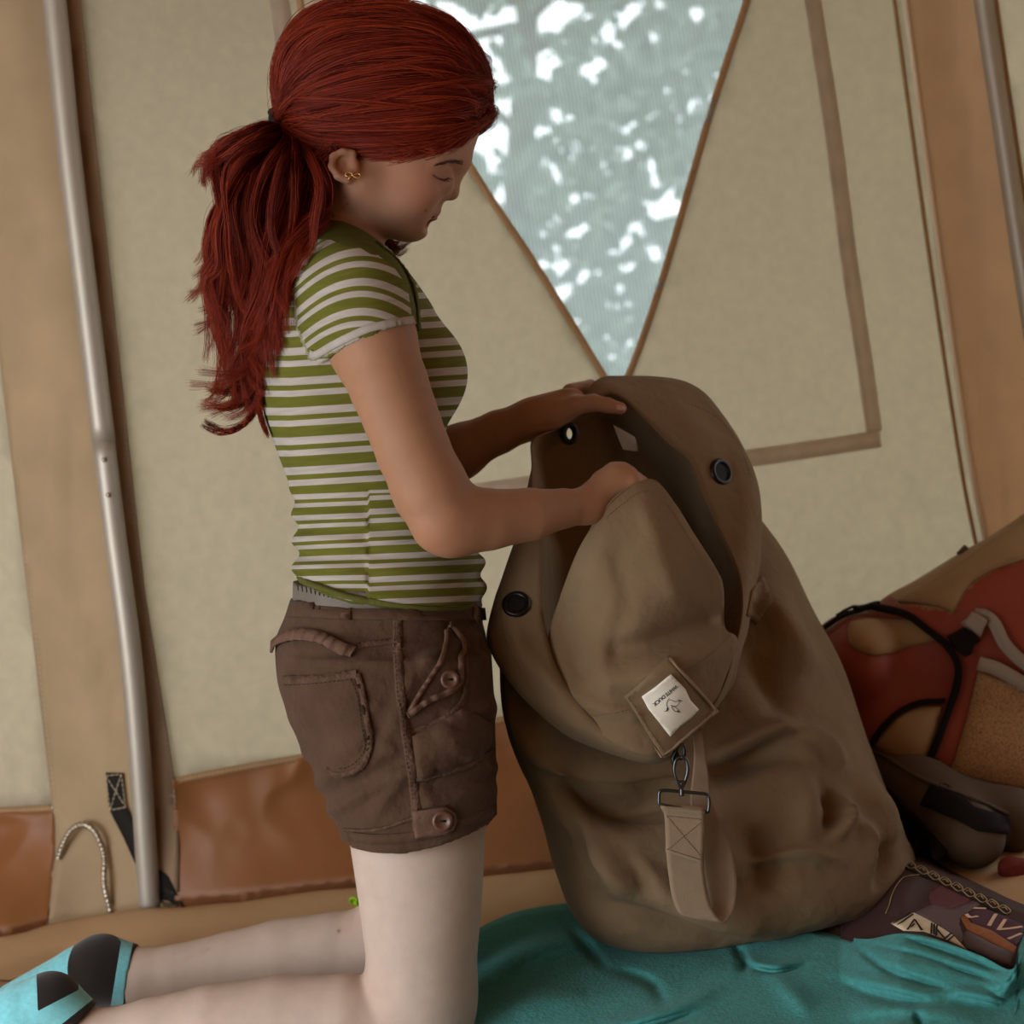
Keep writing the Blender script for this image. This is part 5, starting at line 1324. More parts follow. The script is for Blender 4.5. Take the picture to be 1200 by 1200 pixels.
# inner storm flap she is pulling up
FL = [[(690, 856, 1.945), (730, 876, 1.928), (768, 884, 1.930), (810, 856, 1.955), (843, 814, 1.985)],
      [(652, 797, 1.958), (694, 806, 1.936), (745, 808, 1.928), (800, 798, 1.930), (864, 752, 2.010)],
      [(642, 752, 1.972), (684, 745, 1.946), (735, 742, 1.926), (800, 745, 1.950), (850, 735, 1.992)],
      [(656, 700, 1.975), (690, 694, 1.940), (740, 690, 1.922), (795, 692, 1.934), (848, 688, 1.978)],
      [(677, 645, 1.955), (705, 638, 1.925), (750, 632, 1.918), (795, 642, 1.932), (838, 664, 1.965)],
      [(700, 608, 1.922), (718, 588, 1.917), (750, 573, 1.922), (787, 596, 1.938), (814, 626, 1.960)],
      [(706, 600, 1.922), (724, 580, 1.918), (747, 565, 1.924), (770, 564, 1.936), (797, 598, 1.952)]]
ctrl = np.array([[M(*p) for p in row] for row in FL]); g = patch(ctrl, 64, 52)
gpx = g[..., 0] / g[..., 2] * FPX + 600; gpy = g[..., 1] / g[..., 2] * FPX + 600
for pts, w, a in (([(725, 765), (770, 752), (830, 728)], 13, .016), ([(715, 800), (760, 790), (830, 762)], 15, -.012), ([(725, 650), (735, 700), (722, 745)], 14, .006), ([(762, 600), (775, 650), (790, 690)], 18, -.007), ([(650, 800), (690, 825), (740, 838)], 9, -.007), ([(668, 700), (664, 740), (680, 790)], 10, .006)):
    q = cr(np.array(pts, float), 40); d = np.min(np.hypot(gpx[..., None] - q[:, 0], gpy[..., None] - q[:, 1]), -1); g[..., 2] += a * np.exp(-(d / w) ** 2)
g[..., 2] += .0018 * noise3(g, 28, 75, 2)
flap = obj('inner_flap', *sheet(W(g), .0018), m_bag, bag)
bvh_flap = bvh_of(flap)
for path in ([(711, 606), (730, 590), (750, 577), (768, 577), (792, 606), (826, 664), (836, 690)], [(656, 838), (700, 838), (738, 832)], [(800, 790), (835, 765), (858, 742)]):
    s = stitches(path, bvh_flap, .0006, 2.6, 1.6, .0004)
    if s: obj('stitching', *s, m_brownthread, flap, kind='stuff')
for path in ([(880, 560), (865, 520), (838, 488), (800, 470)], [(588, 690), (590, 740), (612, 790)], [(858, 690), (856, 735), (838, 790)]):
    s = stitches(path, bvh_bag, .0006, 2.6, 1.8, .00045)
    if s: obj('stitching', *s, m_brownthread, shell, kind='stuff')
# eyelets
def eyelet(x, y, ro, tilt, bv=bvh_bag, hole=True, nrm_=None):
    h, n = on_surface(bv, x, y, .0008)
    if h is None: return
    n = n if nrm_ is None else nrm_
    n = n / np.linalg.norm(n); a = np.cross(n, UP); a /= np.linalg.norm(a); c = np.cross(a, n); K = 36
    prof = [(.58, -.004), (.60, .0012), (.72, .0030), (.88, .0030), (1.0, .0006), (1.0, -.002)]
    V = np.array([h + n * z + ro * q * (math.cos(t) * a + math.sin(t) * c) for q, z in prof for t in np.linspace(0, 2 * np.pi, K, endpoint=False)])
    e = obj('eyelet', V, [tuple(f) for f in grid_faces(len(prof), K, cv=True)], m_blk, bag)
    if hole:
        V = np.array([h + n * .0004 + ro * q * (math.cos(t) * a + math.sin(t) * c) for q in (.6,) for t in np.linspace(0, 2 * np.pi, K, endpoint=False)]); obj('eyelet_hole', V, [tuple(range(K))], m_dark, e)
eyelet(845, 553, .019, 0); eyelet(605, 708, .0175, 0)
_n = -FW + RT * .35; _n /= np.linalg.norm(_n); _a = np.cross(_n, UP); _a /= np.linalg.norm(_a); _c = np.cross(_a, _n); _h = P(669, 508, 2.132)
_prof = [(.55, -.012), (.55, .001), (.70, .0026), (.88, .0026), (1.0, 0), (1.0, -.012)]
obj('eyelet', np.array([_h + _n * z + .0145 * q * (math.cos(t) * _a * .8 + math.sin(t) * _c) for q, z in _prof for t in np.linspace(0, 2 * np.pi, 36, endpoint=False)]), [tuple(f) for f in grid_faces(len(_prof), 36, cv=True)], m_blk, bag)
# care tag inside
tagp = np.array([[M(719, 498, 2.10), M(732, 505, 2.10), M(744, 512, 2.102)], [M(724, 512, 2.098), M(735, 515, 2.096), M(746, 518, 2.098)], [M(730, 527, 2.10), M(738, 528, 2.098), M(748, 529, 2.10)]])
obj('care_tag', *sheet(W(patch(tagp, 10, 8)), .0006), mat('tag_cloth', srgb('#7d7468'), .9), bag)
# strap anchor patch on the right side
obj('side_patch', *drape([(880, 692), (893, 676), (906, 704), (886, 732), (874, 722)], bvh_bag, .001, .002, 6), m_bag, bag)
# maker's label: canvas square with a white woven label
bvh_fb = bvh_of(flap, shell)
lp_ = obj('label_patch', *drape([(731, 815), (784, 771), (839, 833), (776, 888)], bvh_flap, .003, .0022, 5), m_bag, bag, label='square canvas patch with a white woven label')
bvh_lp = bvh_of(lp_)
m_white = mat('white_label', srgb('#d9d3c6'), .7, bump=[(60, .2, .002)])
obj('patch_edge', *strip([(731, 816), (752, 850), (776, 887)], bvh_lp, .004, .0006, .0012), m_web, lp_); obj('patch_edge', *strip([(785, 772), (812, 802), (838, 832)], bvh_lp, .0035, .0006, .0012), m_web, lp_); obj('patch_edge', *strip([(777, 887), (808, 860), (838, 834)], bvh_lp, .0035, .0006, .0012), m_web, lp_)
wl_ = obj('woven_label', *drape([(752, 816), (769, 804), (786, 790), (793, 797), (802, 807), (808, 820), (818, 831), (810, 840), (796, 851), (785, 863), (772, 846), (760, 831)], bvh_lp, .0008, .0008, 4), m_white, lp_)
bvh_wl = bvh_of(wl_)
for path in ([(736, 817), (757, 850), (778, 881)], [(784, 777), (808, 804), (833, 832)], [(781, 881), (806, 859), (832, 835)]):
    s = stitches(path, bvh_lp, .0006, 2.4, 1.8, .0004); obj('stitching', *s, m_brownthread, lp_, kind='stuff')
Z = lambda x, y: (725 + x / 9.23, 765 + y / 9.23)
m_ink1 = mat('green_ink', srgb('#2c4038'), .8); m_ink2 = mat('purple_ink', srgb('#352833'), .8); m_or = mat('orange_ink', srgb('#b5793a'), .8)
def text_mesh(txt, start, end, height, bv, m, par, nm='lettering'):
    cu_ = bpy.data.curves.new(nm, 'FONT'); cu_.body = txt; cu_.size = 1; cu_.offset = .022; o = bpy.data.objects.new(nm, cu_); COL.objects.link(o)
    dg = bpy.context.evaluated_depsgraph_get(); me = o.evaluated_get(dg).to_mesh(); v = np.array([tuple(x.co) for x in me.vertices]); f = [tuple(p.vertices) for p in me.polygons]
    o.evaluated_get(dg).to_mesh_clear(); bpy.data.objects.remove(o); bpy.data.curves.remove(cu_)
    x0, x1 = v[:, 0].min(), v[:, 0].max(); y1 = v[:, 1].max(); s = np.array(start); e = np.array(end); d = (e - s) / (x1 - x0); L = np.hypot(*(e - s)); dr = (e - s) / L; upv = np.array([dr[1], -dr[0]])
    V = []
    for a in v:
        p = s + d * (a[0] - x0) + upv * (a[1] / y1 * height); h, n = on_surface(bv, p[0], p[1], .0005); V.append(h if h is not None else P(p[0], p[1], 1.93))
    return obj(nm, np.array(V), f, m, par, smooth=False)
text_mesh('WHITE', Z(618, 342), Z(497, 444), 4.3, bvh_wl, m_ink1, lp_); text_mesh('DUCK', Z(486, 452), Z(362, 555), 4.3, bvh_wl, m_ink2, lp_)
bird = []
for path in ([(547, 488), (527, 520), (516, 560), (528, 592)], [(545, 510), (575, 512), (605, 530), (642, 520), (688, 520)], [(636, 505), (662, 520), (650, 545), (630, 572), (600, 578), (562, 566)], [(572, 570), (580, 600), (605, 630), (640, 638), (660, 646), (650, 620), (615, 592), (572, 570)], [(640, 522), (668, 510)]):
    bird.append(strip([Z(*p) for p in path], bvh_wl, .00055, .0004, .0002, n=22))
obj('emblem', *merge(bird), m_ink2, lp_)
obj('emblem', *merge([drape([Z(524, 588), Z(540, 598), Z(536, 618), Z(524, 632), Z(510, 634), Z(518, 612)], bvh_wl, .0003, .0002, 1)]), m_ink1, lp_)
obj('emblem', *strip([Z(512, 632), Z(490, 632)], bvh_wl, .0008, .0004, .0002, n=5), m_or, lp_)
obj('emblem', *merge([drape([Z(635, 620), Z(660, 646), Z(628, 640)], bvh_wl, .0003, .0002, 1)]), m_ink2, lp_)

# strap with swivel hook
hk = lambda x, y: (760 + x / 5.217, 860 + y / 5.217)
SP = [((80, 425, 1.938), (345, 452, 1.940)), ((98, 520, 1.936), (346, 540, 1.938)), ((108, 720, 1.932), (338, 770, 1.934)), ((125, 880, 1.928), (348, 900, 1.930)), ((150, 1020, 1.924), (378, 1040, 1.926)), ((200, 1105, 1.924), (430, 1130, 1.924)),
      ((300, 1125, 1.930), (470, 1148, 1.928)), ((380, 1080, 1.944), (518, 1075, 1.940)), ((370, 1000, 1.954), (538, 960, 1.952)), ((340, 860, 1.960), (535, 830, 1.962)), ((320, 700, 1.962), (505, 690, 1.966)), ((290, 560, 1.964), (450, 560, 1.968)),
      ((255, 420, 1.966), (388, 420, 1.970)), ((268, 260, 1.970), (368, 260, 1.973)), ((278, 120, 1.974), (345, 120, 1.976)), ((262, -30, 1.980), (330, -30, 1.980))]
ctrl = np.array([[M(*hk(a[0], a[1]), a[2]), (M(*hk(a[0], a[1]), a[2]) + M(*hk(b_[0], b_[1]), b_[2])) / 2, M(*hk(b_[0], b_[1]), b_[2])] for a, b_ in SP])
g = W(patch(ctrl, 110, 9)); nn = grid_normals(g); nn = nn * np.sign((nn[5] @ -FW).mean())
V = np.vstack([(g + nn * .0009).reshape(-1, 3), (g - nn * .0009).reshape(-1, 3)]); K = 110 * 9; f = grid_faces(110, 9)
F = [tuple(x) for x in f] + [tuple(x[::-1] + K) for x in f]
ring_ = [i * 9 for i in range(110)] + [109 * 9 + j for j in range(1, 9)] + [i * 9 + 8 for i in range(108, -1, -1)] + [j for j in range(7, 0, -1)]
F += [(ring_[k], ring_[(k + 1) % len(ring_)], ring_[(k + 1) % len(ring_)] + K, ring_[k] + K) for k in range(len(ring_))]
strap = obj('strap', V, F, m_web, bag, label='loop of light brown webbing hanging from the hook')
fold_c = np.array([[M(*hk(x0 + (x1 - x0) * t, y0 + (y1 - y0) * t), d) for t in (0, .5, 1)] for (x0, y0, x1, y1, d) in ((78, 420, 347, 448, 1.937), (74, 450, 345, 480, 1.930), (96, 500, 346, 525, 1.933), (104, 610, 342, 660, 1.930), (105, 722, 335, 797, 1.928))])
sf = obj('strap_fold', *sheet(W(patch(fold_c, 24, 9)), .0018), m_web, strap)
bv_sf = bvh_of(sf)
for a, b_ in (((110, 500), (340, 525)), ((112, 505), (330, 760)), ((335, 530), (118, 705)), ((110, 705), (332, 775))):
    s = stitches([hk(*a), hk(*b_)], bv_sf, .0006, 2, 1.2, .00045)
    if s: obj('stitching', *s, m_brownthread, strap, kind='stuff')
def rod(pts, d, r, closed=False, n=60):
    q = cr(np.array([M(*hk(x, y), d if np.isscalar(d) else d[i]) for i, (x, y) in enumerate(pts)]), n, closed)
    if closed: q = np.vstack([q, q[:2]])
    return tube(W(q), r, 10)
hook = obj('strap_slide', *rod([(66, 430), (64, 400), (66, 362), (80, 347), (130, 347), (200, 353), (300, 362), (345, 367), (365, 380), (370, 420), (366, 465), (355, 478), (300, 470), (200, 455), (110, 440), (75, 440)], 1.934, .0021, True, 120), m_gun, bag, label='dark rectangular metal slide ring')
sw = [rod([(200, 140), (168, 160), (157, 215), (170, 275), (188, 300)], 1.935, .0020, n=40), rod([(200, 140), (230, 160), (240, 215), (228, 275), (208, 320)], 1.935, .0023, n=40)]
pl = np.array([[(163, 283), (200, 288), (236, 283)], [(175, 310), (200, 312), (224, 312)], [(190, 335), (203, 338), (214, 335)]], float)
for sgn in (1,):
    sw.append(sheet(W(patch(np.array([[M(*hk(*p), 1.932) for p in row] for row in pl]), 8, 8)), .005))
sw.append(rod([(202, 335), (203, 352), (203, 378)], 1.933, .0030, n=10)); sw.append(rod([(200, 300), (200, 308)], 1.929, .0016, n=4))
obj('snap_hook', *merge(sw), m_gun, bag, label='swivel snap hook')
obj('hook_ring', *merge([rod([(190, 60), (172, 90), (176, 130), (196, 150), (216, 130), (218, 90), (206, 60)], 1.940, .0024, n=40), rod([(168, 105), (150, 150), (160, 190)], 1.938, .0028, n=20)]), m_blk, bag)
# ================================================================== the things on the groundsheet
def zbase(x, y):                       # rise of the bedding at the right, in picture terms of its ground point
    return 0
def ground_sheet(name, top, bottom_y, zf, m, nu, nv, parent=None, th=.004, x0=None, x1=None, **tags):
    """cloth spread on the ground: `top` is its far edge measured in the picture (ground points), zf(px, py, world) gives its height"""
    top = np.array(top, float); xs = np.linspace(top[0, 0], top[-1, 0], nu)
    q = cr(top, 400); ty = np.interp(xs, q[:, 0], q[:, 1]); t = np.linspace(0, 1, nv) ** 1.25
    Gp = np.zeros((nu, nv, 3)); PXg = np.zeros((nu, nv)); PYg = np.zeros((nu, nv))
    for i in range(nu):
        for j in range(nv):
            py = ty[i] + (bottom_y - ty[i]) * t[j]; PXg[i, j] = xs[i]; PYg[i, j] = py; Gp[i, j] = G(xs[i], py, 0.02)
    for _ in range(2):                 # settle each point on its own height
        z = zf(PXg, PYg, Gp, t)
        for i in range(nu):
            for j in range(nv): Gp[i, j] = G(PXg[i, j], PYg[i, j], z[i, j])
    n = grid_normals(Gp); n *= np.sign(n[..., 2:3].mean()); b = Gp - np.array([0, 0, 1.0]) * th
    K = nu * nv; V = np.vstack([Gp.reshape(-1, 3), b.reshape(-1, 3)]); f = grid_faces(nu, nv)
    F = [tuple(x) for x in f] + [tuple(x[::-1] + K) for x in f]
    r_ = [i * nv for i in range(nu)] + [(nu - 1) * nv + j for j in range(1, nv)] + [i * nv + nv - 1 for i in range(nu - 2, -1, -1)] + [j for j in range(nv - 2, 0, -1)]
    F += [(r_[k], r_[(k + 1) % len(r_)], r_[(k + 1) % len(r_)] + K, r_[k] + K) for k in range(len(r_))]
    return obj(name, V, F, m, parent, **tags)
def rd(PXg, PYg, pts, w, a):
    q = cr(np.array(pts, float), 50); dd = np.hypot(PXg[..., None] - q[:, 0], (PYg[..., None] - q[:, 1]) * 1.3); d = dd.min(-1); tp = np.sin(np.pi * np.clip(dd.argmin(-1) / 49, .02, .98)) ** .7; return .85 * a * tp * np.exp(-(d / (w * 1.1)) ** 2)
bump_r = lambda X, Y: .030 * np.clip((X - 985) / 70, 0, 1) * np.clip((1190 - Y) / 60, .2, 1)
# patterned throw under the teal blanket
m_throw = mat('dark_printed_cloth', srgb('#3f2c2b'), .7, var=(40, .12, 4), bump=[(500, .2, .0006)], spec=.2)
def z_throw(X, Y, Gp, t):
    z = .012 + bump_r(X, Y) + .003 * noise3(Gp, 30, 81)
    z = z + rd(X, Y, [(1050, 1075), (1060, 1040), (1085, 1015)], 16, .014) + rd(X, Y, [(1130, 1075), (1150, 1110), (1200, 1130)], 12, .012) + rd(X, Y, [(1120, 1050), (1130, 1090)], 10, -.006)
    e = np.minimum(1, t[None, :] * 14 + .1); return np.where(z * e < .006, .006, z * e)
throw = ground_sheet('printed_throw', [(985, 1035), (1040, 1005), (1075, 1000), (1110, 1018), (1160, 1042), (1200, 1060), (1300, 1095)], 1215, z_throw, m_throw, 110, 70, label='dark printed cloth with cream and maroon bands under the teal blanket', category='blanket')
bvh_th = bvh_of(throw)
Zt = lambda p: [(980 + x * .18333, 980 + y * .18333) for x, y in p]
prints = [('#5a3135', [(600, 350), (700, 300), (790, 345), (880, 405), (800, 440), (720, 470), (610, 440), (590, 400)]), ('#5d4a4a', [(505, 490), (610, 440), (720, 470), (890, 412), (920, 440), (805, 510), (785, 560), (815, 640), (800, 690), (700, 620), (600, 548)]),
          ('#c9b99c', [(350, 560), (420, 530), (495, 492), (600, 545), (690, 600), (750, 640), (800, 690), (835, 725), (700, 660), (560, 610), (430, 605)]), ('#54433f', [(830, 600), (990, 690), (1140, 755), (1125, 835), (1000, 790), (900, 745), (835, 715), (815, 660)]),
          ('#8a5128', [(795, 525), (830, 505), (862, 560), (1000, 612), (1150, 712), (1140, 752), (1000, 688), (836, 597)]), ('#4a2e38', [(842, 500), (925, 462), (1060, 510), (1200, 575), (1190, 640), (1152, 708), (1002, 610), (872, 560)]),
          ('#15100d', [(400, 150), (480, 170), (570, 210), (700, 285), (900, 365), (1080, 440), (1120, 475), (1060, 512), (905, 425), (700, 330), (640, 290), (560, 265), (430, 200)])]
for i, (c, poly) in enumerate(prints):
    obj('printed_band', *drape(Zt(poly), bvh_th, .0004 + .0002 * i, .0004, 5), mat('print_colour', srgb(c), .75, bump=[(500, .2, .0006)]), throw)
m_cr = mat('cream_print', srgb('#c9a98c'), .75); m_bk = mat('black_print', srgb('#17100e'), .75); m_tn = mat('tan_print', srgb('#9a7c50'), .75)
def lines(paths, w, m, off=.0022):
    obj('printed_lines', *merge([strip(Zt(p), bvh_th, w, off, .0003, n=max(6, len(p) * 4)) for p in paths]), m, throw, kind='stuff')
lines([[(975, 582), (1022, 508)], [(1036, 610), (1082, 542)], [(1036, 606), (1110, 600), (1190, 588)], [(1100, 668), (1185, 632)], [(838, 508), (860, 528), (905, 522)], [(880, 470), (960, 472)]], .0045, m_cr)
lines([[(372, 565), (470, 500)], [(395, 575), (490, 508)], [(500, 540), (455, 608)], [(505, 545), (550, 610)], [(612, 565), (608, 635)], [(628, 570), (626, 640)], [(645, 578), (640, 648)], [(738, 630), (690, 668)], [(755, 645), (712, 680)], [(640, 600), (690, 660)], [(525, 575), (545, 612)], [(480, 590), (500, 570)]], .0022, m_bk)
dz_ = []
for k in range(9):
    x0 = 430 + k * 76; y0 = 160 + k * 36
    dz_ += [[(x0, y0 + 20), (x0 + 36, y0 + 2), (x0 + 78, y0 + 40), (x0 + 44, y0 + 56), (x0, y0 + 20)], [(x0 + 22, y0 + 22), (x0 + 40, y0 + 16), (x0 + 58, y0 + 36)]]
lines(dz_, .0016, m_tn); lines([[(345, 440), (360, 380), (395, 310), (440, 265), (530, 250)], [(320, 500), (345, 440)]], .0022, m_tn, .0012)

# teal fleece blanket
m_teal = mat('teal_fleece', srgb('#418583'), .98, var=(120, .16, 6), bump=[(260, .6, .0022), (30, .3, .004)], sheen=.06, spec=.05)
def z_teal(X, Y, Gp, t):
    z = .016 + bump_r(X, Y) * 1.05 + .010 * np.clip((X - 1000) / 60, 0, 1) + .003 * noise3(Gp, 26, 91, 3)
    for pts, w, a in (([(560, 1165), (600, 1125), (660, 1105), (720, 1098)], 13, .014), ([(560, 1140), (610, 1108), (670, 1090)], 9, .008), ([(668, 1086), (690, 1112), (712, 1135)], 6, -.010), ([(715, 1135), (760, 1150), (780, 1180)], 7, -.008), ([(700, 1205), (760, 1192), (800, 1180), (840, 1160)], 9, .012), ([(720, 1215), (770, 1200), (815, 1185)], 6, -.009),
                      ([(862, 1108), (872, 1128), (866, 1140)], 6, -.012), ([(860, 1120), (900, 1132), (945, 1128)], 7, .010), ([(870, 1130), (910, 1138), (950, 1130)], 4, -.010), ([(900, 1135), (930, 1165), (950, 1190)], 12, .008), ([(985, 1150), (1040, 1170), (1090, 1176)], 8, -.008), ([(980, 1140), (1050, 1158), (1110, 1170)], 9, .009),
                      ([(1000, 1106), (1030, 1130), (1060, 1145), (1130, 1165)], 5, -.009), ([(1010, 1105), (1070, 1118), (1130, 1138), (1190, 1158)], 4, -.006), ([(1060, 1098), (1110, 1116), (1185, 1142)], 4, -.008), ([(1050, 1092), (1110, 1106), (1190, 1134)], 5, .006), ([(1180, 1175), (1140, 1165), (1100, 1160)], 7, .008), ([(1205, 1090), (1192, 1130), (1165, 1165)], 12, .026),
                      ([(1075, 1185), (1080, 1210), (1090, 1230)], 5, -.010), ([(990, 1185), (1060, 1180), (1150, 1195)], 12, .010), ([(600, 1190), (640, 1170), (690, 1165)], 14, .007), ([(1040, 1200), (1060, 1225)], 12, .010)):
        z = z + rd(X, Y, pts, w, a)
    e = np.minimum(1, t[None, :] * 30 + .35); z = np.where(X < 1000, z * e, z)
    near = np.exp(-(((X - 490) / 70) ** 2 + ((Y - 1225) / 30) ** 2)); return np.maximum(z * (1 - .5 * near), .005)
teal = ground_sheet('fleece_blanket', [(478, 1190), (510, 1130), (555, 1092), (600, 1070), (650, 1060), (690, 1057), (760, 1050), (860, 1060), (960, 1090), (1012, 1100), (1050, 1094), (1080, 1096), (1110, 1105), (1150, 1120), (1186, 1136), (1196, 1105), (1215, 1085), (1300, 1070), (1380, 1080)], 1400, z_teal, m_teal, 330, 130, th=.006, label='teal fleece blanket rumpled under the bag and knees', category='blanket')
# woven rug at the lower left
m_rug = mat('rug_cloth', srgb('#8d7453'), .9, bump=[(300, .3, .001)])
rug = ground_sheet('patterned_rug', [(-160, 1178), (-60, 1158), (0, 1148), (26, 1156), (44, 1176)], 1290, lambda X, Y, Gp, t: .010 + .003 * noise3(Gp, 20, 3), m_rug, 40, 20, label='tan rug with dark pattern at the lower left corner by the socks', category='rug')
bvh_rug = bvh_of(rug)
obj('rug_pattern', *merge([strip(p, bvh_rug, .006, .0006, .0004, n=14) for p in ([(-8, 1186), (0, 1180), (8, 1174), (3, 1182), (-4, 1192)], [(8, 1190), (2, 1196), (-6, 1200)], [(-30, 1172), (-14, 1168), (2, 1170), (9, 1172)], [(-40, 1200), (-20, 1190), (0, 1188)], [(-60, 1180), (-44, 1172), (-30, 1182)])]), m_bk, rug, kind='stuff')
# a seam thread on the groundsheet
bvh_floor = bvh_of(floor)
obj('floor_seam', *strip([(-60, 1172), (0, 1151.5), (40, 1138), (80, 1124.5), (130, 1108)], bvh_floor, .0014, .0004, .0005, n=40), m_thread, floor)
# bright green curly cord behind the knees
m_green = mat('green_cord', srgb('#8fc01a'), .6, var=(90, .15, 3), spec=.3)
gc = G(426, 1069, .012); parts = []
for k in range(15):
    a = k * .75; c = gc + np.array([-.012 + k * .0022 + .005 * math.cos(a * 2.1), .004 * math.sin(a), .014 + .006 * math.sin(a * 1.3) - k * .0007]); t = np.linspace(0, 2 * np.pi, 16); ax = np.array([math.cos(a), math.sin(a), .4]); ax /= np.linalg.norm(ax); u = np.cross(ax, [0, 0, 1]); u /= np.linalg.norm(u); w = np.cross(ax, u)
    parts.append(tube(np.array([c + .0052 * (math.cos(s) * u + math.sin(s) * w) for s in t]), .0021, 7, caps=False))
parts.append(tube(cr([gc + [0, 0, .001], gc + [.02, 0, .001], gc + [.05, .005, .001]], 16), .0024, 7))
obj('curly_cord', *merge(parts), m_green, label='bright green curly cord lying behind the bent knees', category='cord')

# ------------------------------------------------------------------ the backpack
m_red = mat('red_nylon', srgb('#7c3220'), .55, spec=.35, var=(10, .08, 3), bump=[(600, .15, .0005), (22, .35, .006)])
m_bpt = mat('tan_nylon', srgb('#856a49'), .7, spec=.25, var=(14, .08, 3), bump=[(600, .15, .0005), (20, .3, .005)])
m_dkb = mat('dark_brown_pad', srgb('#4a3a2b'), .8, bump=[(500, .25, .0008), (18, .5, .008)])
m_gw = mat('grey_webbing', srgb('#85786b'), .85, bump=[(900, .5, .0008)])
m_pipe2 = mat('black_piping', srgb('#171210'), .85, spec=.08)
m_mesh = mat('mesh_pocket', srgb('#8d6a45'), .85, spec=.2)
_nt = m_mesh.node_tree; _b = _nt.nodes['Principled BSDF']; _tc = _nt.nodes['Texture Coordinate']
_v = _nt.nodes.new('ShaderNodeTexVoronoi'); _v.inputs['Scale'].default_value = 480; _nt.links.new(_tc.outputs['Object'], _v.inputs['Vector'])
_r = _nt.nodes.new('ShaderNodeValToRGB'); _r.color_ramp.elements[0].position = .25; _r.color_ramp.elements[0].color = (*srgb('#4d2f1c'), 1); _r.color_ramp.elements[1].position = .45; _r.color_ramp.elements[1].color = (*srgb('#94704a'), 1); _nt.links.new(_v.outputs['Distance'], _r.inputs[0]); _nt.links.new(_r.outputs[0], _b.inputs['Base Color'])
pack = empty('backpack', G(1120, 1010), 'red and tan hiking backpack lying on its side behind the brown bag', 'backpack')
Fb = Field(np.arange(M(925, 0, 2.45)[0], M(1420, 0, 2.5)[0], .0062), np.arange(M(0, 560, 2.5)[1], M(0, 1060, 2.4)[1], .0062), np.arange(2.28, 2.80, .0062))
Fb.op(rc((1017, 790, 2.50, 66), (1270, 730, 2.58, 152)), .03)
Fb.op(ep(1000, 775, 2.47, 52, 55, 70, -20), .03)
Fb.op(rc((1040, 865, 2.47, 62), (1250, 910, 2.50, 100)), .04)
Fb.op(rc((1085, 735, 2.47, 48), (1190, 690, 2.48, 60)), .05)
g3 = np.stack(np.meshgrid(*Fb.ax, indexing='ij'), -1); Fb.v += (.0045 * noise3(g3, 32, 101, 2)).astype(np.float32); del g3
V, Q = Fb.mesh(); V = smooth_mesh(V, Q, 2, .4)
V, Q = W(V), Q
_px, _py = PX(V); _ln = np.interp(_px, [900, 1040, 1052, 1118, 1128, 1142, 1165, 1200, 1300], [640, 690, 707, 719, 697, 683, 668, 656, 640])
cols_ = np.where((_py < _ln)[:, None] & (_px > 1035)[:, None], np.array(srgb('#856a49')), np.array(srgb('#7c3220')))
m_redp = mat('pack_nylon', srgb('#7c3220'), .55, spec=.35, attr='Col', var=(10, .08, 3), bump=[(600, .15, .0005), (22, .35, .006)])
shell2 = obj_quads('pack_body', V, Q, m_redp, pack, cols=cols_); bvh_p = bvh_of(shell2)
Zb = lambda p: [(930 + x * .45, 600 + y * .45) for x, y in p]
def piece(name, poly, m, off=.002, th=.003, bulge=0, step=7): return obj(name, *drape(Zb(poly), bvh_p, off, th, step, bulge), m, pack)
piece('tan_panel', [(690, -40), (600, 25), (545, 62), (480, 108), (390, 170), (330, 205), (272, 236), (330, 240), (380, 247), (415, 264), (440, 215), (465, 185), (520, 152), (600, 125), (690, 100)], m_bpt, bulge=.006)
piece('tan_patch', [(142, 312), (150, 292), (185, 285), (222, 284), (300, 284), (350, 302), (388, 330), (330, 345), (290, 352), (255, 368), (210, 376), (165, 362), (146, 342)], m_bpt, bulge=.006)
piece('tan_side', [(386, 508), (330, 506), (270, 532), (222, 588), (214, 612), (300, 662), (350, 640), (372, 575)], m_bpt, bulge=.012)
piece('mesh_pocket', [(480, 415), (540, 438), (600, 462), (690, 490), (690, 790), (600, 762), (470, 722), (398, 696), (420, 640), (450, 540)], m_mesh, bulge=.014)
def ribbon(name, path, w, m, off=.004, th=.003): return obj(name, *strip(Zb(path), bvh_p, w, off, th), m, pack)
ribbon('piping', [(160, 272), (222, 264), (300, 276), (350, 310), (398, 350), (424, 400), (414, 470), (386, 560), (342, 660)], .0105, m_pipe2, .008, .007)
ribbon('piping', [(390, 492), (320, 500), (262, 532), (220, 582), (204, 606)], .0085, m_pipe2, .007, .006)
ribbon('compression_strap', [(470, 268), (498, 272), (520, 292), (545, 342), (600, 392), (690, 440)], .019, m_gw, .010, .002)
ribbon('compression_strap', [(474, 388), (520, 402), (600, 442), (690, 480)], .021, m_gw, .014, .002)
ribbon('compression_strap', [(440, 300), (470, 280), (500, 270)], .016, m_gw, .012, .002)
piece('buckle', [(398, 322), (420, 312), (440, 300), (470, 318), (480, 330), (462, 345), (455, 366), (438, 372), (415, 350)], m_pipe2, .010, .007, 0, 4)
piece('buckle', [(440, 290), (462, 262), (498, 280), (478, 320)], m_gw, .016, .006, 0, 4)
piece('webbing_end', [(318, 630), (375, 640), (352, 688), (300, 662)], m_pipe2, .008, .003, 0, 4)
bk = [(38, 352), (50, 325), (66, 300), (80, 310), (70, 335), (48, 360)]
piece('top_strap', bk, m_pipe2, .003, .006, 0, 3)
ribbon('top_strap', [(78, 318), (110, 295), (140, 278), (175, 268), (205, 252), (226, 250)], .010, m_pipe2, .006, .004)
ribbon('top_strap', [(120, 285), (160, 262), (195, 268), (230, 262)], .006, m_pipe2, .009, .003)
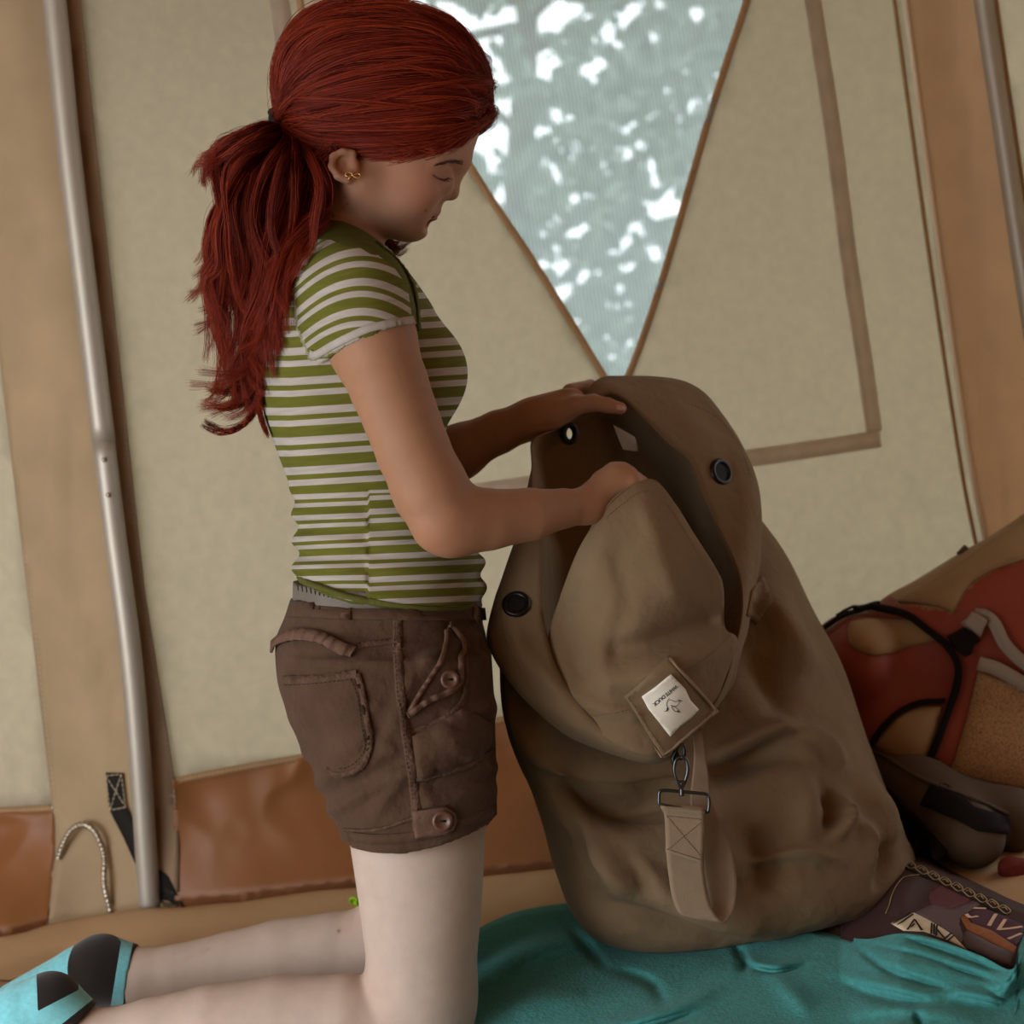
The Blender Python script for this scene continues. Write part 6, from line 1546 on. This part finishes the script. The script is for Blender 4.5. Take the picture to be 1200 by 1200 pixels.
V, F = tube([P(1132, 655, 2.50), P(1125, 648, 2.50), P(1132, 642, 2.505)], .006, 6); obj('haul_loop', V, F, m_dkb, pack)
# hip belt folded underneath
Fh = Field(np.arange(M(985, 0, 2.4)[0], M(1340, 0, 2.45)[0], .0055), np.arange(M(0, 850, 2.4)[1], M(0, 1060, 2.35)[1], .0055), np.arange(2.15, 2.62, .0055))
Fh.op(rc((1020, 882, 2.42, 14), (1075, 925, 2.38, 34)), .03); Fh.op(rc((1075, 927, 2.37, 36), (1140, 980, 2.235, 38)), .03); Fh.op(rc((1100, 930, 2.38, 30), (1230, 965, 2.39, 42)), .03); Fh.op(rc((1085, 935, 2.35, 28), (1180, 960, 2.30, 40)), .03)
g3 = np.stack(np.meshgrid(*Fh.ax, indexing='ij'), -1); Fh.v += (.004 * noise3(g3, 38, 103, 2)).astype(np.float32)
V, Q = Fh.mesh(); V = smooth_mesh(V, Q, 2, .4); hip = obj_quads('hip_belt', W(V), Q, m_dkb, pack); bvh_h = bvh_of(hip)
def hp(name, poly, m, off=.001, th=.003, bulge=0, step=7): return obj(name, *drape(Zb(poly), bvh_h, off, th, step, bulge), m, hip)
hp('belt_webbing', [(362, 708), (400, 716), (438, 745), (470, 775), (560, 800), (560, 840), (480, 832), (420, 800), (335, 765)], m_pipe2, .002, .003)
hp('belt_padding', [(205, 690), (250, 720), (330, 800), (400, 880), (380, 910), (300, 850), (240, 770)], mat('black_mesh_pad', srgb('#17120e'), .9, bump=[(400, .5, .001)]), .001, .003)
obj('belt_edge', *strip(Zb([(188, 610), (240, 640), (320, 690), (400, 725), (470, 752), (560, 790)]), bvh_h, .006, .002, .003), m_dkb, hip)
m_redsoft = mat('dark_red_cloth', srgb('#5c1f17'), .9, var=(80, .2, 4), bump=[(300, .5, .0015)])
Fr = Field(np.arange(M(1140, 0, 2.2)[0], M(1330, 0, 2.2)[0], .004), np.arange(M(0, 980, 2.2)[1], M(0, 1085, 2.2)[1], .004), np.arange(2.10, 2.30, .005))
Fr.op(rc((1184, 1018, 2.20, 15), (1290, 1042, 2.20, 17)), .02); V, Q = Fr.mesh(); obj_quads('red_roll', W(V), Q, m_redsoft, label='dark red rolled cloth poking out beneath the backpack', category='cloth')
